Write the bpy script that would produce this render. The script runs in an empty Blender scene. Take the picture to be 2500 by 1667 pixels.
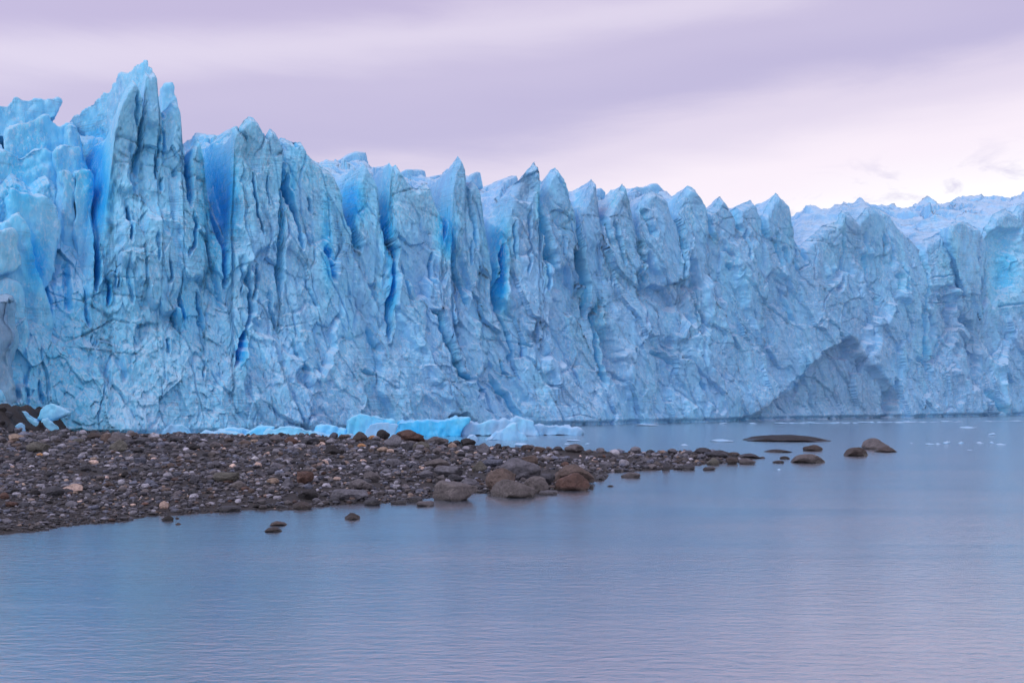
import bpy, bmesh, math, random
import numpy as np
from mathutils import Vector

# ------------------------------------------------------------------ camera, sky, sun, exposure
scene = bpy.context.scene
col = scene.collection
F, CX, HZ, H = 2500.0, 1250.0, 960.0, 5.0        # focal length (photo px), centre column, horizon row, eye height (m)

cam_d = bpy.data.cameras.new('camera')
cam_d.sensor_width = 36.0
cam_d.lens = 36.0
cam_d.shift_y = (HZ - 833.5) / 2500.0
cam_d.clip_end = 6000.0
cam = bpy.data.objects.new('camera', cam_d)
cam.location = (0, 0, H)
cam.rotation_euler = (math.radians(90), 0, 0)
col.objects.link(cam)
scene.camera = cam

SUN_DIR = Vector((-0.50, -0.34, 0.80)).normalized()      # towards the sun
world = bpy.data.worlds.new('World')
scene.world = world
world.use_nodes = True
wn = world.node_tree
wn.nodes.clear()


class NT:
    """tiny helper to wire node trees"""
    def __init__(self, tree):
        self.t = tree

    def n(self, kind, **kw):
        nd = self.t.nodes.new(kind)
        for k, v in kw.items():
            if k == 'ins':
                for kk, vv in v.items():
                    s = nd.inputs[kk]
                    if hasattr(vv, 'is_output'):
                        self.t.links.new(vv, s)
                    else:
                        s.default_value = vv
            else:
                setattr(nd, k, v)
        return nd

    def math(self, op, a, b=0.0, c=0.0, clamp=False):
        nd = self.t.nodes.new('ShaderNodeMath')
        nd.operation = op
        nd.use_clamp = clamp
        for i, v in enumerate((a, b, c)):
            if hasattr(v, 'is_output'):
                self.t.links.new(v, nd.inputs[i])
            else:
                nd.inputs[i].default_value = v
        return nd.outputs[0]

    def mix(self, fac, a, b, blend='MIX'):
        nd = self.t.nodes.new('ShaderNodeMix')
        nd.data_type = 'RGBA'
        nd.blend_type = blend
        for i, v in ((0, fac), (6, a), (7, b)):
            if hasattr(v, 'is_output'):
                self.t.links.new(v, nd.inputs[i])
            else:
                nd.inputs[i].default_value = v if i == 0 else (*v, 1.0)
        return nd.outputs[2]

    def ramp(self, fac, stops, interp='LINEAR'):
        nd = self.t.nodes.new('ShaderNodeValToRGB')
        cr = nd.color_ramp
        cr.interpolation = interp
        while len(cr.elements) < len(stops):
            cr.elements.new(0.5)
        for e, (p, c) in zip(cr.elements, stops):
            e.position = p
            e.color = (*c, 1.0) if hasattr(c, '__len__') else (c, c, c, 1.0)
        self.t.links.new(fac, nd.inputs[0])
        return nd.outputs[0]

    def mapping(self, vec, scale=(1, 1, 1), rot=(0, 0, 0), loc=(0, 0, 0)):
        nd = self.t.nodes.new('ShaderNodeMapping')
        nd.inputs['Scale'].default_value = scale
        nd.inputs['Rotation'].default_value = rot
        nd.inputs['Location'].default_value = loc
        self.t.links.new(vec, nd.inputs['Vector'])
        return nd.outputs[0]

    def noise(self, vec, scale, detail=4.0, rough=0.55, dist=0.0):
        nd = self.t.nodes.new('ShaderNodeTexNoise')
        nd.inputs['Scale'].default_value = scale
        nd.inputs['Detail'].default_value = detail
        nd.inputs['Roughness'].default_value = rough
        nd.inputs['Distortion'].default_value = dist
        self.t.links.new(vec, nd.inputs['Vector'])
        return nd.outputs[0]


def lin(r, g, b):
    return tuple(((v / 255 + 0.055) / 1.055) ** 2.4 if v > 10 else v / 255 / 12.92 for v in (r, g, b))


w = NT(wn)
sky = w.n('ShaderNodeTexSky', sky_type='NISHITA')
sky.sun_disc = False
sky.sun_elevation = math.asin(SUN_DIR.z)
sky.sun_rotation = math.atan2(SUN_DIR.x, SUN_DIR.y)
bg_clear = w.n('ShaderNodeBackground', ins={'Color': sky.outputs[0], 'Strength': 0.05})
tc = w.n('ShaderNodeTexCoord')
sep = w.n('ShaderNodeSeparateXYZ', ins={0: tc.outputs['Generated']})
dx, dz = sep.outputs[0], sep.outputs[2]
# sheets of stratus, tilted a little against the horizon, with soft wisps
warp_v = w.mapping(tc.outputs['Generated'], scale=(1.2, 1.2, 5.0), rot=(0, math.radians(-9), 0))
warp = w.noise(warp_v, 1.6, 3.0, 0.5)
wisp_v = w.mapping(tc.outputs['Generated'], scale=(1.5, 1.5, 8.0), rot=(0, math.radians(-10), 0), loc=(0.4, 0, 0.3))
wisp = w.noise(wisp_v, 3.4, 7.0, 0.6, 0.4)
q = w.math('SUBTRACT', dz, w.math('MULTIPLY', dx, 0.15))
q = w.math('ADD', q, w.math('MULTIPLY', w.math('SUBTRACT', warp, 0.5), 0.10))
q = w.math('ADD', q, w.math('MULTIPLY', w.math('SUBTRACT', wisp, 0.5), 0.035))
cloud = w.ramp(q, [(0.0, lin(255, 250, 238)), (0.10, lin(255, 245, 238)), (0.165, lin(249, 229, 232)), (0.212, lin(226, 206, 219)),
                   (0.25, lin(190, 172, 201)), (0.30, lin(198, 180, 206)), (0.345, lin(223, 206, 222)), (0.385, lin(195, 176, 205)),
                   (0.50, lin(212, 194, 217)), (0.62, lin(206, 187, 212)), (0.8, lin(217, 201, 222)), (1.0, lin(212, 197, 220))], 'EASE')
scud_v = w.mapping(tc.outputs['Generated'], scale=(1.0, 1.0, 2.4), rot=(0, math.radians(-14), 0), loc=(2.1, 0.0, 0.7))
scud = w.ramp(w.noise(scud_v, 17.0, 6.0, 0.6, 0.5), [(0.54, 0.0), (0.68, 1.0)])
low = w.ramp(q, [(0.05, 0.0), (0.09, 1.0), (0.125, 1.0), (0.165, 0.0)])
cloud = w.mix(w.math('MULTIPLY', w.math('MULTIPLY', scud, low), 0.85), cloud, lin(205, 188, 208))
bg_cloud = w.n('ShaderNodeBackground', ins={'Color': cloud, 'Strength': 0.89})
addsh = w.n('ShaderNodeAddShader', ins={0: bg_clear.outputs[0], 1: bg_cloud.outputs[0]})
w.n('ShaderNodeOutputWorld', ins={0: addsh.outputs[0]})

sun_d = bpy.data.lights.new('sun', 'SUN')
sun_d.energy = 1.1
sun_d.angle = math.radians(22)
sun_d.color = (1.0, 0.96, 0.95)
sun = bpy.data.objects.new('sun', sun_d)
sun.rotation_euler = SUN_DIR.to_track_quat('Z', 'Y').to_euler()
sun.location = (-60, 0, 120)
col.objects.link(sun)

vs = scene.view_settings
vs.view_transform = 'Standard'
vs.look = 'None'
vs.exposure = 0.0
vs.gamma = 1.0
vs.use_curve_mapping = False
scene.cycles.max_bounces = 10
scene.cycles.diffuse_bounces = 4
scene.cycles.use_adaptive_sampling = True
scene.cycles.adaptive_threshold = 0.03
scene.cycles.glossy_bounces = 3

# ------------------------------------------------------------------ helpers
rng = np.random.default_rng(11)
random.seed(5)


def hash2(ix, iy, seed):
    h = (ix.astype(np.int64) * 374761393 + iy.astype(np.int64) * 668265263 + seed * 974634777) & 0xFFFFFFFF
    h = ((h ^ (h >> 13)) * 1274126177) & 0xFFFFFFFF
    return (h ^ (h >> 16)) & 0xFFFFFFFF


def pn2(x, y, seed=0):
    ix, iy = np.floor(x), np.floor(y)
    fx, fy = x - ix, y - iy
    u = fx * fx * fx * (fx * (fx * 6 - 15) + 10)
    v = fy * fy * fy * (fy * (fy * 6 - 15) + 10)

    def g(ox, oy):
        a = hash2(ix + ox, iy + oy, seed) / 4294967296.0 * 2 * np.pi
        return np.cos(a) * (fx - ox) + np.sin(a) * (fy - oy)
    a = g(0, 0) * (1 - u) + g(1, 0) * u
    b = g(0, 1) * (1 - u) + g(1, 1) * u
    return (a * (1 - v) + b * v) * 1.5


def fbm2(x, y, seed=0, oct=4, gain=0.5):
    s, a = 0.0, 1.0
    for i in range(oct):
        s = s + a * pn2(x * 2 ** i, y * 2 ** i, seed + 17 * i)
        a *= gain
    return s


def vn3(p, seed=0):
    """smooth 3-D value noise, -1..1"""
    i = np.floor(p).astype(np.int64)
    f = p - i
    f = f * f * (3 - 2 * f)
    out = 0.0
    for ox in (0, 1):
        for oy in (0, 1):
            for oz in (0, 1):
                h = hash2(i[:, 0] + ox, i[:, 1] + oy + 1013 * (i[:, 2] + oz), seed) / 4294967296.0
                wgt = (f[:, 0] if ox else 1 - f[:, 0]) * (f[:, 1] if oy else 1 - f[:, 1]) * (f[:, 2] if oz else 1 - f[:, 2])
                out = out + h * wgt
    return out * 2 - 1


def fbm3(p, seed=0, oct=3, gain=0.5):
    s, a = 0.0, 1.0
    for i in range(oct):
        s = s + a * vn3(p * 2 ** i, seed + 31 * i)
        a *= gain
    return s


def facets2(x, y, seed=0):
    """broken-ice facets: every Voronoi cell is a little tilted plane"""
    ix, iy = np.floor(x), np.floor(y)
    best = np.full(x.shape, 1e9)
    val = np.zeros(x.shape)
    for ox in (-1, 0, 1):
        for oy in (-1, 0, 1):
            jx, jy = ix + ox, iy + oy
            h1 = hash2(jx, jy, seed) / 4294967296.0
            h2 = hash2(jx, jy, seed + 5) / 4294967296.0
            px, py = jx + h1, jy + h2
            d = (x - px) ** 2 + (y - py) ** 2
            h3 = hash2(jx, jy, seed + 9) / 4294967296.0 * 2 - 1
            h4 = hash2(jx, jy, seed + 13) / 4294967296.0 * 2 - 1
            h5 = hash2(jx, jy, seed + 21) / 4294967296.0 * 2 - 1
            v = (x - px) * h3 + (y - py) * h4 + 0.5 * h5
            m = d < best
            best = np.where(m, d, best)
            val = np.where(m, v, val)
    return val


def fissures2(x, y, seed=0):
    """distance to the nearest Voronoi cell border"""
    ix, iy = np.floor(x), np.floor(y)
    d1 = np.full(x.shape, 1e9)
    d2 = np.full(x.shape, 1e9)
    for ox in (-1, 0, 1):
        for oy in (-1, 0, 1):
            jx, jy = ix + ox, iy + oy
            px = jx + hash2(jx, jy, seed) / 4294967296.0
            py = jy + hash2(jx, jy, seed + 5) / 4294967296.0
            d = np.hypot(x - px, y - py)
            d2 = np.where(d < d1, d1, np.minimum(d2, d))
            d1 = np.minimum(d1, d)
    return d2 - d1


def sstep(a, b, x):
    t = np.clip((x - a) / (b - a), 0, 1)
    return t * t * (3 - 2 * t)


def poly_dist(px, py, pts, closed=False):
    """distance to a polyline, and along-parameter 0..1"""
    best = np.full(px.shape, 1e9)
    par = np.zeros(px.shape)
    seg = list(zip(pts[:-1], pts[1:])) + ([(pts[-1], pts[0])] if closed else [])
    n = len(seg)
    for i, ((ax, ay), (bx, by)) in enumerate(seg):
        ex, ey = bx - ax, by - ay
        l2 = ex * ex + ey * ey + 1e-9
        t = np.clip(((px - ax) * ex + (py - ay) * ey) / l2, 0, 1)
        d = np.hypot(px - ax - t * ex, py - ay - t * ey)
        m = d < best
        best = np.where(m, d, best)
        par = np.where(m, (i + t) / n, par)
    return best, par


def in_poly(px, py, pts):
    ins = np.zeros(px.shape, bool)
    n = len(pts)
    for i in range(n):
        ax, ay = pts[i]
        bx, by = pts[(i + 1) % n]
        if ay == by:
            continue
        c = ((ay > py) != (by > py)) & (px < (bx - ax) * (py - ay) / (by - ay) + ax)
        ins ^= c
    return ins


def make_mesh(name, V, Fc, mat=None, smooth=True, normals=None, attrs=None):
    me = bpy.data.meshes.new(name)
    V = np.asarray(V, np.float32)
    if isinstance(Fc, np.ndarray):
        nf, k = Fc.shape
        me.vertices.add(len(V))
        me.vertices.foreach_set('co', V.ravel())
        me.loops.add(nf * k)
        me.loops.foreach_set('vertex_index', Fc.astype(np.int32).ravel())
        me.polygons.add(nf)
        me.polygons.foreach_set('loop_start', np.arange(0, nf * k, k, dtype=np.int32))
        me.update(calc_edges=True)
    else:
        me.from_pydata(V.tolist(), [], Fc)
        me.update()
    if smooth:
        me.polygons.foreach_set('use_smooth', np.ones(len(me.polygons), bool))
    for k, (kind, data) in (attrs or {}).items():
        a = me.attributes.new(k, kind, 'POINT')
        if kind == 'FLOAT':
            a.data.foreach_set('value', np.asarray(data, np.float32).ravel())
        else:
            a.data.foreach_set('color', np.asarray(data, np.float32).ravel())
    if normals is not None:
        me.normals_split_custom_set_from_vertices(normals.tolist())
    if mat:
        me.materials.append(mat)
    return me


def obj(name, me, parent=None, loc=None):
    o = bpy.data.objects.new(name, me)
    col.objects.link(o)
    if parent is not None:
        o.parent = parent
    if loc is not None:
        o.location = loc
    return o


def tag(o, label=None, cat=None, group=None, kind=None):
    for k, v in (('label', label), ('category', cat), ('group', group), ('kind', kind)):
        if v:
            o[k] = v
    return o


# ------------------------------------------------------------------ materials
def new_mat(name):
    m = bpy.data.materials.new(name)
    m.use_nodes = True
    m.node_tree.nodes.clear()
    return m, NT(m.node_tree)


def ice_material(name, floe=False, grey=0.0):
    m, t = new_mat(name)
    geo = t.n('ShaderNodeNewGeometry')
    pos = geo.outputs['Position']
    at = t.n('ShaderNodeAttribute', attribute_name='blue').outputs['Fac']
    big = t.noise(t.mapping(pos, (1, 1, 0.45)), 0.11, 2.0, 0.6)
    mid = t.noise(t.mapping(pos, (1, 1, 0.3)), 0.8, 3.0, 0.65, 0.4)
    f = t.math('ADD', at, t.math('MULTIPLY', t.math('SUBTRACT', big, 0.5), 0.45))
    f = t.math('ADD', f, t.math('MULTIPLY', t.math('SUBTRACT', mid, 0.5), 0.45), clamp=True)
    base = t.ramp(f, [(0.0, (0.27, 0.52, 0.79)), (0.15, (0.215, 0.53, 0.85)), (0.35, (0.24, 0.66, 0.95)), (0.6, (0.13, 0.62, 0.96)), (0.8, (0.05, 0.53, 0.95)), (1.0, (0.015, 0.43, 0.93))])
    # frosted, bubbly crust
    fr = t.noise(t.mapping(pos, (1, 1, 0.5)), 3.2, 5.0, 0.7, 0.6)
    fr = t.ramp(fr, [(0.50, 0.0), (0.62, 1.0)])
    crust = t.ramp(t.noise(t.mapping(pos, (1, 1, 0.6)), 0.24, 3.0, 0.6, 0.5), [(0.40, 0.25), (0.58, 1.0)])
    fra = t.n('ShaderNodeAttribute', attribute_name='frost').outputs['Fac']
    crust = t.math('ADD', crust, fra, clamp=True)
    base = t.mix(t.math('MULTIPLY', t.math('MULTIPLY', fr, crust), 0.12 if floe else 0.48), base, (0.64, 0.79, 0.95))
    # old snow lying on whatever faces the sky
    nz = t.n('ShaderNodeSeparateXYZ', ins={0: geo.outputs['Normal']}).outputs[2]
    sn = t.ramp(t.math('ADD', nz, t.math('MULTIPLY', t.math('SUBTRACT', mid, 0.5), 0.3)), [(0.45, 0.0), (0.8, 1.0)])
    base = t.mix(t.math('MULTIPLY', sn, 0.28 if floe else 0.42), base, (0.66, 0.80, 0.94))
    if not floe:
        # thin layers of clear ice, tilted
        lay_v = t.mapping(pos, (0.05, 0.05, 1.0), rot=(0.06, 0.10, 0))
        lay = t.noise(lay_v, 1.25, 3.0, 0.7, 0.35)
        lay = t.ramp(lay, [(0.47, 0.0), (0.495, 1.0), (0.505, 1.0), (0.53, 0.0)])
        gate = t.ramp(t.noise(pos, 0.09, 1.0, 0.5), [(0.47, 0.0), (0.6, 1.0)])
        base = t.mix(t.math('MULTIPLY', t.math('MULTIPLY', lay, gate), 0.45), base, (0.12, 0.30, 0.50))
        silt_shade = t.n('ShaderNodeAttribute', attribute_name='silt_shade').outputs['Fac']
        silt_shade = t.math('MULTIPLY', silt_shade, t.math('ADD', 0.45, t.math('MULTIPLY', mid, 0.9)), clamp=True)
        base = t.mix(silt_shade, base, (0.14, 0.23, 0.35))  # blue-grey for the alcove's dirty ice and the shade painted in hollows
        # grit melted out along a few lines
        dirt = t.ramp(t.noise(t.mapping(pos, (0.6, 0.6, 1.3)), 0.55, 4.0, 0.7, 0.8), [(0.69, 0.0), (0.76, 1.0)])
        base = t.mix(t.math('MULTIPLY', dirt, 0.16), base, (0.20, 0.22, 0.26))
    if grey:
        base = t.mix(grey, base, (0.17, 0.20, 0.25))
    # relief
    b1 = t.noise(t.mapping(pos, (1, 1, 0.4)), 1.9, 5.0, 0.68, 0.4)
    bump = t.n('ShaderNodeBump', ins={'Height': b1, 'Strength': 0.4 if floe else t.math('ADD', 0.25, t.math('MULTIPLY', crust, 0.7)), 'Distance': 0.35 if floe else 0.4})
    p = t.n('ShaderNodeBsdfPrincipled', ins={'Base Color': base, 'Roughness': t.math('ADD', 0.22, t.math('MULTIPLY', crust, 0.22)), 'IOR': 1.31, 'Normal': bump.outputs[0]})
    p.inputs['Specular IOR Level'].default_value = 0.6
    if SSS:
        p.inputs['Subsurface Weight'].default_value = 1.0
        p.inputs['Subsurface Radius'].default_value = (0.25, 0.7, 1.3)
        p.inputs['Subsurface Scale'].default_value = 0.35
    t.n('ShaderNodeOutputMaterial', ins={0: p.outputs[0]})
    return m


SSS = False
ICE = ice_material('glacier_ice')
FLOE = ice_material('floating_ice', True)
DIRTY = ice_material('dirty_ice', False, 0.38)


def water_material():
    m, t = new_mat('lake_water')
    pos = t.n('ShaderNodeNewGeometry').outputs['Position']
    n1 = t.noise(t.mapping(pos, (0.40, 1.0, 1.0), rot=(0, 0, 0.12)), 4.2, 4.0, 0.62, 0.2)
    n2 = t.noise(t.mapping(pos, (0.10, 0.55, 1.0)), 0.5, 3.0, 0.5, 0.3)
    wind = t.ramp(t.noise(t.mapping(pos, (0.25, 1.0, 1.0), rot=(0, 0, -0.2)), 0.09, 3.0, 0.55, 0.4), [(0.35, 0.35), (0.62, 1.0)])
    hh = t.math('ADD', t.math('MULTIPLY', t.math('MULTIPLY', n1, wind), 0.055), t.math('MULTIPLY', n2, 0.06))
    bump = t.n('ShaderNodeBump', ins={'Height': hh, 'Strength': 1.0, 'Distance': 0.55})
    gl = t.n('ShaderNodeBsdfGlossy', ins={'Color': (0.97, 0.97, 0.97, 1), 'Roughness': 0.19, 'Normal': bump.outputs[0]})
    df = t.n('ShaderNodeBsdfDiffuse', ins={'Color': (0.07, 0.10, 0.15, 1)})
    fz = t.n('ShaderNodeFresnel', ins={'IOR': 1.333})
    fac = t.math('ADD', t.math('MULTIPLY', fz.outputs[0], 0.36), 0.57, clamp=True)
    mx = t.n('ShaderNodeMixShader', ins={0: fac, 1: df.outputs[0], 2: gl.outputs[0]})
    t.n('ShaderNodeOutputMaterial', ins={0: mx.outputs[0]})
    return m


def stone_material(name, attr):
    m, t = new_mat(name)
    pos = t.n('ShaderNodeNewGeometry').outputs['Position']
    if attr:
        c = t.n('ShaderNodeAttribute', attribute_name='stone').outputs['Color']
    else:
        c = t.n('ShaderNodeObjectInfo').outputs['Color']
    v1 = t.noise(pos, 1.6, 5.0, 0.65, 0.3)
    v2 = t.noise(pos, 9.0, 5.0, 0.7)
    val = t.math('ADD', t.math('MULTIPLY', v1, 1.0), t.math('MULTIPLY', v2, 0.8))
    val = t.math('ADD', t.math('MULTIPLY', t.math('SUBTRACT', val, 0.9), 2.0), 0.95)
    cmb = t.n('ShaderNodeCombineColor', ins={0: val, 1: val, 2: val})
    c = t.mix(1.0, c, cmb.outputs[0], 'MULTIPLY')
    # lichen and mineral stains
    st = t.ramp(t.noise(pos, 3.1, 4.0, 0.6, 0.6), [(0.58, 0.0), (0.72, 1.0)])
    c = t.mix(t.math('MULTIPLY', st, 0.10), c, (0.15, 0.125, 0.10))
    c = t.mix(1.0, c, (1.12, 1.16, 1.30), 'MULTIPLY')
    # wet foot at the waterline
    sp = t.n('ShaderNodeSeparateXYZ', ins={0: pos})
    wz = t.math('ADD', sp.outputs[2], t.math('MULTIPLY', t.math('SUBTRACT', v1, 0.5), 0.12))
    wet = t.ramp(wz, [(0.08, 1.0), (0.26, 0.0)])
    c = t.mix(t.math('MULTIPLY', wet, 0.6), c, (0.018, 0.018, 0.016))
    rough = t.math('SUBTRACT', 0.72, t.math('MULTIPLY', wet, 0.42))
    hh = t.math('ADD', t.math('MULTIPLY', t.noise(pos, 4.0, 6.0, 0.65, 0.4), 1.0), t.math('MULTIPLY', v2, 0.4))
    bump = t.n('ShaderNodeBump', ins={'Height': hh, 'Strength': 0.9, 'Distance': 0.16})
    p = t.n('ShaderNodeBsdfPrincipled', ins={'Base Color': c, 'Roughness': rough, 'Normal': bump.outputs[0]})
    p.inputs['Specular IOR Level'].default_value = 0.4
    t.n('ShaderNodeOutputMaterial', ins={0: p.outputs[0]})
    return m


def sand_material():
    m, t = new_mat('dark_gravel_sand')
    pos = t.n('ShaderNodeNewGeometry').outputs['Position']
    a = t.noise(pos, 0.35, 4.0, 0.6)
    b = t.noise(pos, 14.0, 4.0, 0.75)
    c = t.ramp(b, [(0.3, (0.012, 0.012, 0.013)), (0.55, (0.032, 0.031, 0.034)), (0.75, (0.10, 0.097, 0.10))])
    c = t.mix(t.math('MULTIPLY', a, 0.4), c, (0.035, 0.032, 0.033))
    bump = t.n('ShaderNodeBump', ins={'Height': b, 'Strength': 0.8, 'Distance': 0.1})
    p = t.n('ShaderNodeBsdfPrincipled', ins={'Base Color': c, 'Roughness': 0.8, 'Normal': bump.outputs[0]})
    t.n('ShaderNodeOutputMaterial', ins={0: p.outputs[0]})
    return m


WATER, STONE, PEBBLE, SAND = water_material(), stone_material('stone', False), stone_material('pebble', True), sand_material()

# ------------------------------------------------------------------ lake
lake = obj('lake_water', make_mesh('lake_water', [(-1500, -60, 0), (1500, -60, 0), (1500, 1500, 0), (-1500, 1500, 0)], [(0, 1, 2, 3)], WATER, False))
tag(lake, kind='structure')

# ------------------------------------------------------------------ glacier
FC, FK = 162.0, 0.66                              # ice front on the ground: Y = FC + FK * X
FN = math.sqrt(1 + FK * FK)
NX, NY = FK / FN, -1.0 / FN                       # outward normal of the front
UX, UY = 1.0 / FN, FK / FN                        # along the front, to the right


def front_depth(x, t=0.0, k=FK, c=None):
    """depth Y of the ray through photo column x on the plane t metres behind the front"""
    a = (x - CX) / F
    return ((FC + FN * t) if c is None else c) / (1 - k * a)


def to_world(x, y, D):
    return (x - CX) / F * D, D, H - (y - HZ) / F * D


def to_photo(X, Y, Z):
    return CX + F * X / Y, HZ - F * (Z - H) / Y


# crest of the ice front, column by column: pinnacles and the notches between them
CREST = [(-260, 380), (-100, 400), (0, 458), (30, 432), (48, 440), (75, 466), (100, 440), (118, 436), (150, 474), (180, 440), (200, 452), (215, 530), (232, 605), (240, 600), (250, 560), (262, 470),
 (272, 380), (280, 300), (290, 255), (305, 220), (322, 196), (330, 203), (338, 226), (343, 250), (348, 256), (352, 222), (357, 186), (361, 166), (368, 172),
 (376, 169), (384, 165), (390, 168), (391, 206), (394, 238), (402, 262), (408, 262), (418, 254), (428, 240), (436, 236), (443, 262), (446, 330), (452, 352), (460, 378),
 (470, 362), (478, 345), (486, 336), (494, 370), (500, 430), (510, 500), (525, 560), (540, 592), (556, 590), (563, 540), (566, 450), (569, 360), (572, 320), (577, 305), (583, 314),
 (588, 306), (596, 294), (608, 284), (620, 292), (632, 308), (640, 325), (646, 337), (648, 328), (655, 316), (664, 322), (674, 335), (682, 350), (686, 385),
 (688, 410), (690, 370), (692, 345), (698, 332), (707, 324), (718, 330), (733, 338), (748, 338), (755, 350), (762, 368), (776, 385), (790, 398), (805, 408), (820, 420), (832, 450),
 (838, 478), (848, 520), (858, 548), (868, 545), (876, 492), (882, 460), (890, 435), (903, 408), (912, 425), (922, 445), (926, 490), (930, 520), (936, 545), (944, 540), (952, 512),
 (958, 450), (963, 405), (970, 418), (977, 412), (988, 430), (1000, 447), (1015, 462), (1030, 458), (1040, 456), (1050, 485), (1060, 510), (1068, 530), (1072, 580), (1078, 562),
 (1083, 532), (1090, 545), (1092, 600), (1098, 625), (1104, 590), (1108, 540), (1110, 500), (1113, 468), (1121, 425), (1130, 403), (1137, 418), (1140, 450), (1150, 466),
 (1160, 455), (1168, 464), (1176, 500), (1180, 540), (1190, 600), (1198, 645), (1204, 662), (1212, 640), (1222, 600), (1232, 552), (1240, 540), (1250, 505), (1258, 480), (1272, 458),
 (1290, 430), (1310, 409), (1312, 440), (1314, 482), (1318, 522), (1321, 545), (1324, 500), (1330, 476), (1345, 445), (1356, 425), (1367, 418), (1378, 430), (1390, 460), (1402, 495),
 (1408, 522), (1415, 575), (1422, 542), (1430, 503), (1440, 485), (1452, 464), (1466, 442), (1470, 475), (1474, 512), (1480, 550), (1486, 522), (1492, 512), (1505, 490), (1518, 472),
 (1531, 456), (1540, 480), (1549, 512), (1556, 540), (1560, 566), (1566, 545), (1572, 512), (1580, 490), (1592, 474), (1606, 468), (1620, 476), (1632, 480), (1640, 505), (1655, 532),
 (1663, 565), (1667, 522), (1672, 495), (1680, 475), (1693, 459), (1705, 468), (1718, 486), (1724, 510), (1731, 540), (1738, 512), (1750, 503), (1765, 482), (1778, 498), (1788, 512), (1800, 530),
 (1806, 503), (1815, 500), (1838, 491), (1846, 512), (1857, 540), (1868, 520), (1880, 500), (1897, 481), (1908, 492), (1922, 502), (1928, 530), (1938, 560), (1947, 585), (1960, 597),
 (1975, 596), (1990, 582), (2005, 566), (2020, 550), (2035, 545), (2050, 540), (2060, 518), (2075, 525), (2090, 538), (2100, 520), (2110, 512), (2125, 510), (2140, 520), (2152, 545),
 (2158, 512), (2170, 508), (2185, 515), (2200, 540), (2215, 555), (2235, 570), (2250, 588), (2262, 604), (2275, 582), (2300, 570), (2318, 556), (2330, 546), (2360, 546), (2385, 558),
 (2394, 580), (2401, 650), (2410, 606), (2425, 556), (2446, 524), (2470, 510), (2490, 516), (2500, 500), (2560, 486), (2620, 505), (2760, 490)]
# skyline of the ice field behind the front
BACK = [(-400, 330), (0, 320), (165, 330), (447, 352), (500, 336), (560, 340), (700, 380), (800, 397), (860, 405), (990, 416), (1110, 428), (1165, 440), (1210, 452), (1245, 446), (1320, 452), (1400, 458),
        (1480, 470), (1530, 462), (1575, 452), (1608, 450), (1640, 480), (1720, 500), (1800, 506), (1850, 508), (1930, 522), (1960, 508), (2020, 503), (2060, 495), (2100, 487), (2125, 503), (2200, 511),
        (2250, 500), (2325, 493), (2400, 482), (2460, 474), (2500, 463), (2600, 450), (2900, 440)]
cx_, cy_ = np.array(CREST, float).T
bx_, by_ = np.array(BACK, float).T
NOTCH = [232, 348, 402, 460, 548, 688, 862, 940, 1098, 1204, 1321, 1415, 1480, 1560, 1663, 1731, 1800, 1857, 1965, 2152, 2262, 2401]

gx = np.arange(-240, 2741, 1.75)
NCOL = len(gx)
NF_, NTP = 330, 110
ytop = np.interp(gx, cx_, cy_)
rough_top = (fbm2(gx / 9.0, gx * 0, 3, 3) * 2.5)
ker = np.exp(-(np.arange(-90, 91) / 40.0) ** 2)
ysm = np.convolve(np.pad(ytop, 90, mode='edge'), ker / ker.sum(), 'valid')
ytop = ytop + np.where(gx > 850, 0.28, 0.0) * np.minimum(ytop - ysm, 0)
ytop = ytop + rough_top
ker2 = np.exp(-(np.arange(-40, 41) / 9.0) ** 2)
yts = np.minimum(np.convolve(np.pad(ytop, 40, mode='edge'), ker2 / ker2.sum(), 'valid'), 9999)
ybase = HZ + F * (H + 0.25) / front_depth(gx, -np.interp(gx, [0, 250, 700, 1250, 2000], [12, 13, 12, 8.5, 6.0]))      # a little below the waterline
wv = np.linspace(0, 1, NF_) ** 0.96
GX = np.repeat(gx[None, :], NF_, 0)
GY = ybase[None, :] + (ytop - ybase)[None, :] * wv[:, None]

# --- how far the front bulges out (metres) before detail
vfrac = np.clip((GY - ysm[None, :]) / (ybase - ysm)[None, :], 0, 1)                    # 0 at crest, 1 at water
apron = np.interp(gx, [0, 250, 700, 1250, 2000], [12, 13, 12, 8.5, 6.0])[None, :]
out = apron * np.clip(vfrac, 0, 1) ** 1.35
out -= 6.5 * (1 - sstep(190, 235, GX)) * (1 - sstep(520, 760, GY))         # left end steps back under the blocks
out += 3.0 * (1 - sstep(0, 160, GX)) * sstep(700, 900, GY)

# --- each pinnacle's front is rounded between its notches
nb = np.array([-240] + NOTCH + [2740], float)
k = np.clip(np.searchsorted(nb, gx) - 1, 0, len(nb) - 2)
uu = (gx - nb[k]) / (nb[k + 1] - nb[k]) * 2 - 1
half = (nb[k + 1] - nb[k]) / 2
nfin = len(nb) - 1
rf = np.random.default_rng(23)
off_ = rf.uniform(-1.1, 0.9, nfin)
tilt_ = rf.uniform(-0.5, 1.3, nfin)
len_ = rf.uniform(80, 240, nfin) * np.interp((nb[:-1] + nb[1:]) / 2, [1300, 1600], [1.0, 0.7])
conv_ = rf.uniform(0.2, 0.9, nfin)
wgt = np.minimum(half / 24.0, 1.5)
prof = (off_[k] + tilt_[k] * uu + conv_[k] * (0.4 - np.abs(uu) ** 2.5)) * wgt
wsm = np.clip(np.minimum(gx - nb[k], nb[k + 1] - gx) / 5.0, 0, 1)
prof = prof * wsm - 0.6 * (1 - wsm)
fade = np.clip(1 - (GY - yts[None, :]) / (len_[k][None, :]), 0, 1) ** 0.8
out += prof[None, :] * fade

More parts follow.
